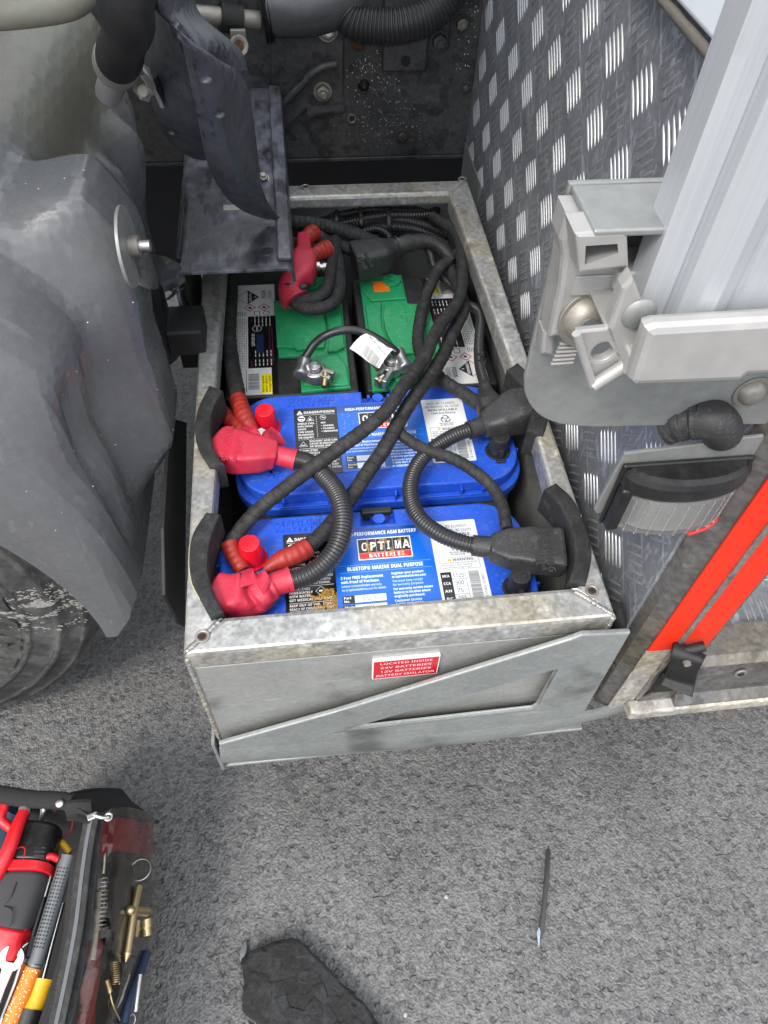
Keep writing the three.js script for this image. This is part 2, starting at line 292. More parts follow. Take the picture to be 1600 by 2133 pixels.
mk('lead', [0.50, 0.50, 0.50], { metalness: 0.85, roughness: 0.34, map: again(T.soft, 0.06), bumpMap: T.bump, bumpScale: 0.0003 });
mk('steel', [0.62, 0.61, 0.58], { metalness: 0.9, roughness: 0.32, map: again(T.soft, 0.1) });
mk('chrome', [0.50, 0.50, 0.50], { metalness: 1, roughness: 0.22 });
mk('brass', [0.46, 0.37, 0.20], { metalness: 0.9, roughness: 0.3 });
mk('rust', [0.22, 0.10, 0.05], { map: again(T.grime, 0.03), roughness: 0.85, metalness: 0.2 });
mk('dullsteel', [0.34, 0.32, 0.28], { metalness: 0.6, roughness: 0.5, map: again(T.soft, 0.06) });
mk('white', [0.78, 0.78, 0.76], { roughness: 0.6 });
mk('cream', [0.26, 0.25, 0.20], { map: T.soft, roughness: 0.45 });
mk('brownseal', [0.13, 0.115, 0.10], { map: T.soft, roughness: 0.8 });
mk('panel', [0.47, 0.48, 0.475], { map: T.smudge, metalness: 0.45, roughness: 0.7, roughnessMap: T.aluR, bumpMap: T.fine, bumpScale: 0.00008 });
mk('sealant', [0.36, 0.33, 0.22], { roughness: 0.8 });
mk('lens', [0.9, 0.9, 0.9], { transmission: 0.9, thickness: 0.004, roughness: 0.04, ior: 1.5 });
mk('redlens', [0.9, 0.05, 0.04], { transmission: 0.6, thickness: 0.003, roughness: 0.2 });
mk('vinyl', [0.92, 0.90, 0.86], { transmission: 1, thickness: 0, roughness: 0.06, ior: 1.45 });
mk('fabric', [0.050, 0.051, 0.054], { map: T.weave, roughness: 0.9 });
mk('redbind', [0.50, 0.008, 0.02], { map: T.weave, roughness: 0.6 });
mk('toolred', [0.62, 0.010, 0.018], { roughness: 0.38, map: again(T.soft, 0.1) });
mk('toolblack', [0.022, 0.022, 0.024], { roughness: 0.42, map: again(T.grime, 0.1) });
mk('grip', [0.045, 0.045, 0.048], { roughness: 0.8, bumpMap: T.weave, bumpScale: 0.0006 });
mk('greytube', [0.13, 0.14, 0.15], { roughness: 0.5, metalness: 0.2 });
mk('orangegrip', [0.85, 0.22, 0.012], { roughness: 0.5, map: again(T.soft, 0.04) });
mk('yellow', [0.80, 0.46, 0.02], { roughness: 0.4, map: again(T.soft, 0.06) });
mk('toolblue', [0.012, 0.026, 0.055], { roughness: 0.4 });
mk('scrap', [0.038, 0.0395, 0.043], { map: again(T.grime, 0.12), roughness: 0.88, bumpMap: again(T.fine, 0.03), bumpScale: 0.0008 });
for (const k of ['lens', 'vinyl', 'redlens']) M[k].side = THREE.DoubleSide;
const printed = (t, o = {}) => new THREE.MeshPhysicalMaterial({ map: t, roughness: 0.35, clearcoat: 0.25, clearcoatRoughness: 0.2, ...o });

// ------------------------------------------------------------------ ground
{
  const axis = (a, b, step, far) => { const o = []; for (let x = a; x <= b + 1e-6; x += step) o.push(x); let d = step; while (o[o.length - 1] < far) o.push(o[o.length - 1] + (d *= 1.35)); d = step; const l = []; let x = a; while (x > -far) l.unshift(x -= (d *= 1.35)); return [...l, ...o]; };
  const X = axis(-0.62, 0.86, 0.0026, 160), Z = axis(-0.72, 0.36, 0.0026, 160), nx = X.length, nz = Z.length;
  const pos = new Float32Array(nx * nz * 3), uv = new Float32Array(nx * nz * 2), vcol = new Float32Array(nx * nz * 3), idx = [];
  for (let j = 0; j < nz; j++) for (let i = 0; i < nx; i++) {
    const x = X[i], z = Z[j], k = j * nx + i;
    let y = 0, vc = 1;
    if (Math.abs(x) < 1.2 && Math.abs(z) < 1.0) {
      y = 0.0014 * (fbm(x * 70, z * 70, 0, 3, 86) - 0.5) + 0.0008 * (fbm(x * 220, z * 220, 0, 2, 88) - 0.5) + 0.004 * (fbm(x * 6, z * 6, 0, 2, 87) - 0.5);
      const st = smooth(0.52, 0.72, fbm(x * 5 + 3, z * 5, 0, 4, 97)), big = 1 + 0.30 * (fbm(x * 9, z * 9, 0, 4, 98) - 0.5) - 0.16 * st; vc = big;
    }
    pos.set([x, y - 0.003, z], k * 3); uv.set([x, z], k * 2); vcol.set([vc, vc, vc * 0.995], k * 3);
  }
  for (let j = 0; j < nz - 1; j++) for (let i = 0; i < nx - 1; i++) { const a = j * nx + i; idx.push(a, a + nx, a + 1, a + 1, a + nx, a + nx + 1); }
  const g = new THREE.BufferGeometry(); g.setAttribute('position', new THREE.BufferAttribute(pos, 3)); g.setAttribute('uv', new THREE.BufferAttribute(uv, 2)); g.setAttribute('color', new THREE.BufferAttribute(vcol, 3)); g.setIndex(idx); g.computeVertexNormals();
  // flat dark stones and small pits in a sandy bitumen skin; colour and relief from the same pattern
  const skin = (u, v) => {
    const wu = u + 0.006 * (fbm(u * 40, v * 40, 40, 2, 82) - 0.5), wv = v + 0.006 * (fbm(u * 40, v * 40, 40, 2, 83) - 0.5);
    const [a1, a2, id] = worley(wu * 60, wv * 60, 60, 84), [b1, b2, jd] = worley(wu * 44, wv * 44, 44, 85), gr = fbm(u * 170, v * 170, 170, 2, 86), [c1] = worley(u * 150, v * 150, 150, 87);
    return [smooth(0.04, 0.22, a2 - a1) * smooth(0.70, 0.85, id), smooth(0.50, 0.22, b1) * smooth(0.62, 0.90, jd), gr, c1];
  };
  const map = dataTex(1536, (u, v) => { const [st, pit, gr, c1] = skin(u, v); const f = 0.372 + 0.17 * (gr - 0.5) - 0.05 * st - 0.048 * pit * (1 - st) - 0.05 * (c1 - 0.4); return [f, f, f + 0.008 * st]; }, true, 0.52);
  const relief = dataTex(1536, (u, v) => { const [st, pit, gr, c1] = skin(u, v); const k = 0.55 + 0.22 * st - 0.42 * pit * (1 - st) + (0.34 * (gr - 0.5) - 0.18 * (c1 - 0.4)) * (1 - 0.75 * st); return [k, k, k]; }, false, 0.52);
  const m = new THREE.MeshPhysicalMaterial({ color: lin(1, 1, 1), map, vertexColors: true, roughness: 0.56, bumpMap: relief, bumpScale: 0.0042 });
  const o = new THREE.Mesh(g, m); o.name = 'asphalt_ground'; o.userData = { kind: 'structure', label: 'rough dark grey asphalt under the vehicle', category: 'ground' }; o.receiveShadow = true; scene.add(o);
  // grit lying on it
  const pale = mk('grit', [0.34, 0.335, 0.31], { roughness: 0.8 }); const list = [];
  for (let i = 0; i < 9; i++) { const q = new THREE.IcosahedronGeometry(rr(0.0008, 0.0022) * (i < 4 ? 1.5 : 1), 0); q.scale(1, 0.6, rr(0.6, 1.4)).rotateY(rr(0, 6)).translate(rr(-0.3, 0.75), 0.0012, rr(-0.2, 0.34)); list.push(q); }
  const gr = solo('loose_grit', list, M.grit, 'tiny pale grit scattered over the asphalt', 'grit'); gr.userData.kind = 'stuff';
}

// ------------------------------------------------------------------ battery box
const RIM = 0.58;
const xz = (a) => a.map((p) => [p[0], p[2]]);
const xy = (a) => a.map((p) => [p[0], p[1]]);
const smoothXZ = (a, n) => spline(a, n).map((p) => [p.x, p.z]);
const trims = {
  lf: [[[0.0168, 0.583, -0.1544], [0.0046, 0.583, -0.1292], [0.0019, 0.583, -0.1026], [0.0058, 0.583, -0.0723], [0.0172, 0.583, -0.0473], [0.0245, 0.583, -0.0314]],
    [[0.0315, 0.583, -0.15], [0.0251, 0.583, -0.132], [0.0205, 0.583, -0.1088], [0.0213, 0.583, -0.0783], [0.028, 0.583, -0.056], [0.0357, 0.583, -0.0379]]],
  lr: [[[0.0155, 0.583, -0.3385], [0.0041, 0.583, -0.3029], [0.0014, 0.583, -0.2727], [0.006, 0.583, -0.2432], [0.019, 0.583, -0.2141]],
    [[0.0315, 0.583, -0.3285], [0.0207, 0.583, -0.2977], [0.0188, 0.583, -0.2676], [0.023, 0.583, -0.2396], [0.0345, 0.583, -0.2161]]],
  rf: [[[0.3819, 0.583, -0.1603], [0.3946, 0.583, -0.1378], [0.398, 0.583, -0.1094], [0.3967, 0.583, -0.075], [0.389, 0.583, -0.0535], [0.3791, 0.583, -0.0341]],
    [[0.3675, 0.583, -0.1531], [0.3775, 0.583, -0.1317], [0.3816, 0.583, -0.103], [0.3794, 0.583, -0.0766], [0.3725, 0.583, -0.0567], [0.3628, 0.583, -0.0389]]],
  rr: [[[0.3832, 0.583, -0.3483], [0.3965, 0.583, -0.3194], [0.4013, 0.583, -0.2866], [0.3981, 0.583, -0.2559], [0.3861, 0.583, -0.2301]],
    [[0.367, 0.583, -0.3368], [0.378, 0.583, -0.3126], [0.3809, 0.583, -0.2804], [0.3777, 0.583, -0.2576], [0.3682, 0.583, -0.236]]],
};
const bx = thing('battery_box', 'weathered aluminium battery box with welded rim and red plaque, holding four batteries', 'battery box');
{
  const mid = (k) => { const a = smoothXZ(trims[k][0], 14), b = smoothXZ(trims[k][1], 14); return a.map((p, i) => [lerp(p[0], b[i][0], 0.4), lerp(p[1], b[i][1], 0.4)]); };
  const D = -0.77, W = 0.40, t = 0.035, y0 = 0.548;
  const left = [[0, 0], [0, D], [t, D + t], ...mid('lr').filter((p) => p[0] < t), ...mid('lf').filter((p) => p[0] < t), [t, -t]];
  const right = [[W, 0], [W - t, -t], ...mid('rf').reverse().filter((p) => p[0] > W - t), ...mid('rr').reverse().filter((p) => p[0] > W - t), [W - t, D + t], [W, D]];
  part('left_rail', slabXZ(left, y0, RIM, 0.0045), M.alu, bx);
  part('right_rail', slabXZ(right, y0, RIM, 0.0045), M.alu, bx);
  part('front_rail', slabXZ([[0.0006, 0], [t + 0.0006, -t], [W - t - 0.0006, -t], [W - 0.0006, 0]], y0, RIM + 0.0006, 0.0055), M.alu, bx);
  part('rear_rail', slabXZ([[0.0006, D], [W - 0.0006, D], [W - t - 0.0006, D + t], [t + 0.0006, D + t]], 0.5605, RIM + 0.0006, 0.0045), M.alu, bx);
  part('front_panel', box(0.001, W - 0.001, 0.300, y0 - 0.0005, -0.0065, -0.0015, 0.0015), M.panel, bx);
  part('left_panel', box(0.001, 0.005, 0.300, y0 - 0.0005, D + 0.008, -0.008), M.galv, bx);
  part('right_panel', box(W - 0.005, W - 0.001, 0.300, y0 - 0.0005, D + 0.008, -0.008), M.galv, bx);
  part('rear_panel', box(0.001, W - 0.001, 0.300, 0.5600, D + 0.002, D + 0.0065), M.galv, bx);
  part('floor_panel', box(0.001, W - 0.001, 0.296, 0.2995, D + 0.002, -0.002), M.dark, bx);
  for (const k of Object.keys(trims)) {
    const a = smoothXZ(trims[k][0], 24), b = smoothXZ(trims[k][1], 24);
    part('edge_trim', slabXZ([...a, ...b.reverse()], 0.545, 0.5855, 0.003), M.foam, bx);
    const s = spline(trims[k][0], 26).map((p) => [p.x, RIM + 0.0012, p.z]);
    if (k === 'lf') part('sealant_bead', tube(s.slice(8, 22), (q, l, f) => 0.0004 + 0.0016 * fbm(l * 70, 3 + Math.sin(f), 0, 3, 5), 50, 8), M.sealant, bx);
  }
  // weld beads: rows of overlapping ripples
  const bead = (a, b, n, r, nm) => { const L = []; for (let i = 0; i <= n; i++) { const q = i / n; const s = sph(r * rr(0.85, 1.15), 10); s.scale(1, 0.75, 1).translate(lerp(a[0], b[0], q) + rr(-1, 1) * r * 0.12, lerp(a[1], b[1], q), lerp(a[2], b[2], q)); L.push(s); } return part(nm ?? 'weld_bead', L, M.weld, bx); };
  bead([0.0015, 0.568, -0.0010], [0.0022, 0.335, -0.0022], 110, 0.0027);
  bead([0.004, RIM - 0.0005, -0.004], [0.030, RIM - 0.0012, -0.030], 30, 0.0026);
  bead([W - 0.004, RIM - 0.0005, -0.004], [W - 0.030, RIM - 0.0012, -0.030], 30, 0.0026);
  bead([W - 0.004, RIM - 0.0008, D + 0.004], [W - 0.033, RIM - 0.0012, D + 0.033], 30, 0.0024);
  bead([W - 0.0018, 0.575, -0.0015], [W - 0.0018, 0.46, -0.0015], 36, 0.0030);
  // threaded inserts
  for (const p of [[0.0169, 0.581, -0.0156], [0.3842, 0.581, -0.0284], [0.3914, 0.581, -0.7705], [0.1483, 0.581, -0.7621], [0.0314, 0.581, -0.5651]]) {
    const n = part('threaded_insert', washer(0.0066, 0.0040, 0.0022).translate(p[0], RIM + 0.0005, p[2]), M.dullsteel, bx);
    part('hole', cyl(0.0042, 0.0042, 0.0014, 18).translate(p[0], RIM + 0.0004, p[2]), M.rust, n);
    part('hole_shadow', cyl(0.0026, 0.0026, 0.0017, 14).translate(p[0], RIM + 0.0005, p[2]), M.dark, n);
  }
  // red plaque
  const tx = canvasTex(768, 448, (c, w, h) => {
    c.fillStyle = '#e9e2e0'; c.fillRect(0, 0, w, h); c.fillStyle = '#b80f24'; c.fillRect(10, 10, w - 20, h - 20);
    c.fillStyle = '#f3dede'; c.textAlign = 'center'; c.textBaseline = 'middle'; c.font = '64px sans-serif';
    ['LOCATED INSIDE', '24V BATTERIES', '12V BATTERIES', 'BATTERY ISOLATOR'].forEach((s, i) => { c.save(); c.translate(w / 2, 76 + i * 99); c.scale((i === 3 ? 690 : i ? 600 : 610) / c.measureText(s).width, 1); c.fillText(s, 0, 0); c.restore(); });
  });
  const face = new THREE.PlaneGeometry(0.0655, 0.0395).translate(0.2035, 0.5145, 0.0024);
  const pq = part('plaque', box(0.1705, 0.2365, 0.4945, 0.5345, -0.0015, 0.0020, 0.0006), M.white, bx);
  part('plaque_print', face, printed(tx), pq, true);
  part('rubber_bumper', [tube([[0.4075, 0.57, -0.016], [0.4138, 0.55, -0.0064], [0.4165, 0.525, -0.0077]], 0.007, 20, 12)], M.rubber, bx);
}

// ------------------------------------------------------------------ support bracket in front of and under the box
{
  const b = thing('box_support_bracket', 'grey welded bracket with slanted top edge and window below the battery box plaque', 'bracket');
  const out = [[0.0047, 0.3886, 0.014], [0.1328, 0.4477, 0.014], [0.3555, 0.5672, 0.014], [0.3645, 0.5742, 0.014], [0.4127, 0.5699, 0.014], [0.4162, 0.4199, 0.014], [0.4176, 0.3671, 0.014], [0.3001, 0.3383, 0.014], [0.0067, 0.3496, 0.014]];
  const win = [[0.1254, 0.3896, 0.014], [0.1633, 0.4091, 0.014], [0.3554, 0.506, 0.014], [0.3596, 0.5029, 0.014], [0.3573, 0.4048, 0.014], [0.3532, 0.3976, 0.014]];
  part('face_plate', slabXY(xy(out), 0.008, 0.014, 0.0018, [xy(win)]), M.galv, b);
  const lo = [[0.0035, 0.3764, 0.0138], [0.2976, 0.3568, 0.0138], [0.4206, 0.3687, 0.0138], [0.4605, 0.3899, 0.0138]], hi = [[-0.0027, 0.3134, 0.008], [0.3072, 0.2959, 0.008], [0.4438, 0.3319, 0.008], [0.4934, 0.3736, 0.008]];
  const A = spline(lo, 30), B = spline(hi, 30);
  part('lower_lip', shell((u, v) => { const i = Math.round(u * 30), p = B[i].clone().lerp(A[i], v); p.z += 0.004 * Math.sin(v * Math.PI); return p.toArray(); }, 30, 6, 0.004), M.galv, b);
  part('base_shelf', box(-0.002, 0.44, 0.286, 0.292, -0.70, 0.004, 0.002), M.galv, b);
  part('side_plate', slabZY([[0.292, -0.65], [0.292, 0.008], [0.375, 0.008], [0.33, -0.65]], -0.006, -0.002), M.galv, b);
}

// ------------------------------------------------------------------ chassis rail with everything bolted on
function boltOn(parent, p, dir, r, m, nutM, stud = 1, name = 'bolt') {
  const d = V(dir).normalize(), at = (h) => V(p).addScaledVector(d, h).toArray();
  const o = part(name, aim(washer(r * 1.25, r * 0.3, r * 0.22), p, dir), m, parent);
  part('nut', aim(lathe([[0, r * 0.72], [r * 0.75, r * 0.72], [r * 0.98, r * 0.55], [r * 1.0, 0], [0, 0]], 6), at(r * 0.22), dir), nutM ?? m, o);
  if (stud) part('stud', [aim(cyl(r * 0.5, r * 0.5, r * 0.55 * stud), at(r * 0.9), dir), aim(cyl(r * 0.5, r * 0.4, r * 0.08), at(r * (0.9 + 0.55 * stud)), dir)], nutM ?? m, o);
  return o;
}
{
  const z = -0.93, c = thing('chassis_rail', 'black dirty steel chassis rail with bolts and white overspray behind the box', 'chassis rail');
  part('web', box(-1.2, 1.6, 0.5365, 0.90, z - 0.008, z, 0.003), M.chassis, c);
  part('lower_flange', box(-1.2, 1.6, 0.528, 0.536, z - 0.09, z - 0.002, 0.003), M.chassis, c);
  // gusset plate with folded edge, left of the middle
  const q = z + 0.012;
  part('gusset_plate', slabXY(xy([[0.1147, 0.763, -0.918], [0.2212, 0.7623, -0.918], [0.2199, 0.6314, -0.918], [0.1616, 0.6229, -0.918], [0.1294, 0.5979, -0.918], [0.1007, 0.569, -0.918]]), z + 0.001, q, 0.003), M.chassis, c);
  part('gusset_fold', shell((u, v) => { const a = V([0.1616, 0.6229, -0.918]), b = V([0.2199, 0.6314, -0.918]); const p = a.lerp(b, u); p.z += 0.018 * v; p.y -= 0.004 * v; return p.toArray(); }, 6, 4, 0.004), M.chassis, c);
  part('gusset_rib', tube([[0.1122, 0.6284, -0.905], [0.1478, 0.6622, -0.9], [0.1783, 0.6892, -0.9], [0.2078, 0.6955, -0.905]], 0.006, 30, 10), M.chassis, c);
  part('bracket_pad', box([0.2792, 0.7308, -0.9][0], [0.3476, 0.7301, -0.9][0], [0.3106, 0.6805, -0.9][1], 0.80, z + 0.001, z + 0.024, 0.004), M.chassis, c);
  part('pad_hole', aim(cyl(0.0075, 0.0075, 0.002, 22), [0.3142, 0.6971, -0.9058], [0, 0, 1]), M.dark, c);
  part('bracket_pad', box([0.3469, 0.7392, -0.91][0], [0.3811, 0.7389, -0.91][0], [0.3661, 0.7049, -0.91][1], 0.80, z + 0.001, z + 0.014, 0.003), M.chassis, c);
  boltOn(c, [0.1967, 0.7367, -0.917], [0.02, 0.15, 1], 0.0125, M.dullsteel, M.steel, 1.1);
  boltOn(c, [0.1869, 0.6506, -0.917], [0.02, 0.05, 1], 0.0115, M.dullsteel, M.dullsteel, 1.2);
  boltOn(c, [0.2428, 0.7149, -0.929], [0, 0, 1], 0.0105, M.chassis, M.rust, 0.3);
  boltOn(c, [0.3654, 0.7209, -0.915], [0, 0, 1], 0.0120, M.chassis, M.chassis, 0.4);
  boltOn(c, [0.4004, 0.7395, -0.929], [0, 0, 1], 0.0095, M.chassis, M.dullsteel, 0.5);
  boltOn(c, [0.3187, 0.5725, -0.929], [0, 0, 1], 0.0090, M.chassis, M.chassis, 0);
  boltOn(c, [0.4177, 0.6472, -0.929], [0, 0, 1], 0.0075, M.chassis, M.chassis, 0.3);
  part('rubber_plug', aim(lathe([[0, 0.012], [0.004, 0.0105], [0.008, 0.004], [0.0095, 0]], 18), [0.2531, 0.6526, -0.9295], [0, 0, 1]), M.rubber, c);
  part('rivet_sleeve', aim(washer(0.0068, 0.0042, 0.010), [0.2332, 0.6048, -0.9295], [0, 0.1, 1]), M.dullsteel, c);
  part('sleeve_bore', aim(cyl(0.0043, 0.0043, 0.009), [0.2332, 0.6048, -0.9295], [0, 0.1, 1]), M.dark, c);
  part('web_hole', aim(cyl(0.010, 0.010, 0.001, 22), [0.16, 0.7358, -0.917], [0, 0, 1]), M.dark, c);
  const L = [], c0 = V([0.2577, 0.7, -0.9292]), c1 = V([0.3006, 0.5583, -0.9292]), c2 = V([0.4168, 0.7444, -0.9292]);
  for (let i = 0; i < 300; i++) { const t = Math.pow(rnd(), 0.8), s = (rnd() + rnd() + rnd() - 1.5) * 0.062; const p = i < 60 ? c2.clone().add(new THREE.Vector3(rr(-0.022, 0.010), rr(-0.07, 0.05), 0)) : c0.clone().lerp(c1, t).add(new THREE.Vector3(s * (0.5 + t), rr(-0.006, 0.006), 0)); L.push(new THREE.IcosahedronGeometry(rr(0.0003, 0.0009) * (1.2 - 0.5 * t), 0).scale(1, rr(0.8, 1.6), 0.3).translate(p.x, p.y, p.z)); }
  part('overspray', L, M.white, c).userData.kind = 'stuff';
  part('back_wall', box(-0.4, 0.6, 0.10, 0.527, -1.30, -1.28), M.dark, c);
}
// things above the rail
{
  const h = thing('ribbed_intake_hose', 'thick black ribbed hose curving across the top above the chassis rail', 'hose');
  part('hose', loom([[0.2164, 0.7804, -0.89], [0.2306, 0.7641, -0.875], [0.2639, 0.7595, -0.865], [0.3009, 0.7629, -0.86], [0.3395, 0.7722, -0.87], [0.3716, 0.7949, -0.89], [0.3879, 0.8201, -0.92]], 0.0235, 0.0058, 0.14, 28), M.conduit, h);
  part('cuff', tube([[0.2226, 0.769, -0.885], [0.2086, 0.7776, -0.895]], 0.0265, 12, 24), M.rubber, h);
  const p = thing('coolant_pipe', 'dark grey moulded pipe at the top, joined to the ribbed hose', 'pipe');
  part('pipe', tube([[0.1139, 0.7741, -0.9], [0.1609, 0.7743, -0.895], [0.2086, 0.7823, -0.895], [0.2363, 0.7934, -0.9]], (t) => 0.040 - 0.006 * t, 40, 28), M.guard, p);
  part('collar', tube([[0.1034, 0.7694, -0.9], [0.1149, 0.7705, -0.9]], (t, s) => 0.041 + 0.002 * Math.sin(s * 1200), 20, 28), M.rubber, p);
  const f = thing('pipe_union', 'steel pipe union with black rubber clip and eyelet beside the curved guard', 'pipe fitting');
  part('tube', bar([0.0065, 0.7794, -0.86], [0.0991, 0.7633, -0.88], 0.0115), M.dullsteel, f);
  part('clip', tube([[0.046, 0.7728, -0.868], [0.0747, 0.7657, -0.874]], 0.0185, 14, 20), M.rubber, f);
  const e = part('eyelet', [aim(washer(0.013, 0.006, 0.004), [0.0689, 0.7505, -0.83], [0.3, 0.4, 1]), box([0.0592, 0.7617, -0.84][0], [0.08, 0.7615, -0.84][0], [0.0671, 0.7466, -0.84][1], [0.0695, 0.7663, -0.84][1], -0.845, -0.839)], M.dullsteel, f);
  part('eyelet_bolt', aim(cyl(0.0062, 0.0055, 0.007), [0.0689, 0.7505, -0.83], [0.3, 0.4, 1]), M.rust, e);
  const g = thing('handrail_tube', 'pale cream painted tube in the upper corner above the mudguard', 'tube');
  part('rail', tube([[-0.124, 0.93, -0.4331], [-0.0862, 0.93, -0.4405], [-0.0563, 0.93, -0.4546], [-0.0402, 0.93, -0.4907]], 0.013, 30, 18), M.cream, g);
  const s = solo('grey_flat_bar', slabXZ(xz([[-0.1727, 0.88, -0.5383], [-0.1215, 0.88, -0.5555], [-0.1078, 0.88, -0.5623], [-0.1163, 0.88, -0.5818], [-0.1789, 0.88, -0.5686]]), 0.875, 0.885), M.galv, 'grey flat metal bar end under the cream tube', 'bar');
}

// ------------------------------------------------------------------ five-bar tread plate beside the box
function treadBar(L, w, h) {           // one lens-shaped raised bar, along x, standing on y = 0
  const n = 10, m = 4, pos = [], idx = [];
  for (let i = 0; i <= n; i++) { const t = i / n, k = Math.pow(Math.sin(Math.PI * clamp(t, 0.0, 1)), 0.6); for (let j = 0; j <= m; j++) { const a = Math.PI * j / m; pos.push((t - 0.5) * L, h * Math.sin(a) * Math.pow(k, 0.7), -Math.cos(a) * w * 0.5 * k); } }
  for (let i = 0; i < n; i++) for (let j = 0; j < m; j++) { const a = i * (m + 1) + j, b = a + m + 1; idx.push(a, a + 1, b, b, a + 1, b + 1); }
  const g = new THREE.BufferGeometry(); g.setAttribute('position', new THREE.Float32BufferAttribute(pos, 3)); g.setIndex(idx); g.computeVertexNormals(); return g;
}
const fiveBars = (dir) => join([-2, -1, 0, 1, 2].map((k) => treadBar(0.037 - 0.0012 * Math.abs(k), 0.0038, 0.0018).rotateY(dir * Math.PI / 4).translate(k * 0.0088 * Math.SQRT1_2, 0, k * 0.0088 * Math.SQRT1_2 * dir)));
const groupA = fiveBars(1), groupB = fiveBars(-1);
mk('treadtop', [0.56, 0.58, 0.60], { map: T.brush, metalness: 0.6, roughness: 0.36 });
function treadSheet(parent, place, u0, u1, v0, v1, su, sv, ou, ov, keep, flip) {
  for (let j = -30; j < 30; j++) for (let i = -30; i < 30; i++) for (const half of [0, 1]) {
    const u = ou + (i + half * 0.5) * su + j * -0.009 * 0, v = ov + (j + half * 0.5) * sv;
    if (u < u0 || u > u1 || v < v0 || v > v1 || (keep && !keep(u, v))) continue;
    const o = new THREE.Mesh(half ^ flip ? groupB : groupA, M.treadtop); o.name = 'tread_bars'; o.castShadow = o.receiveShadow = true; place(o, u, v); parent.add(o);
  }
}
{
  const t = thing('tread_plate_wall', 'upright five-bar aluminium tread plate along the right side of the battery box', 'tread plate');
  part('sheet', box(0.4285, 0.4325, 0.33, 0.985, -0.926, -0.012, 0.001), M.tread, t);
  treadSheet(t, (o, u, v) => { o.rotation.set(0, 0, Math.PI / 2); o.position.set(0.4286, v, u); }, -0.915, -0.03, 0.40, 0.965, 0.0795, 0.0690, -0.2456, 0.906, null, 0);
  part('seam_angle', box(0.4265, 0.4284, 0.30, 0.56, -0.926, -0.79), M.galv, t);
  // painted body panel above it
  const b = thing('body_panel', 'pale blue-grey painted body panel above the tread plate in the upper right corner', 'body panel');
  part('skin', box(0.415, 1.9, 0.985, 2.1, -1.6, -0.10, 0.006), M.body, b);
  part('cab_side', box(-3.2, -0.14, 1.28, 3.0, -2.3, -0.03, 0.02), M.body, b);
  part('seam_sealant', tube([[0.4165, 0.979, -0.95], [0.4165, 0.979, -0.11]], (q, s, f) => 0.0036 + 0.001 * fbm(s * 60, f, 0, 2, 3), 200, 10), M.brownseal, b);
}
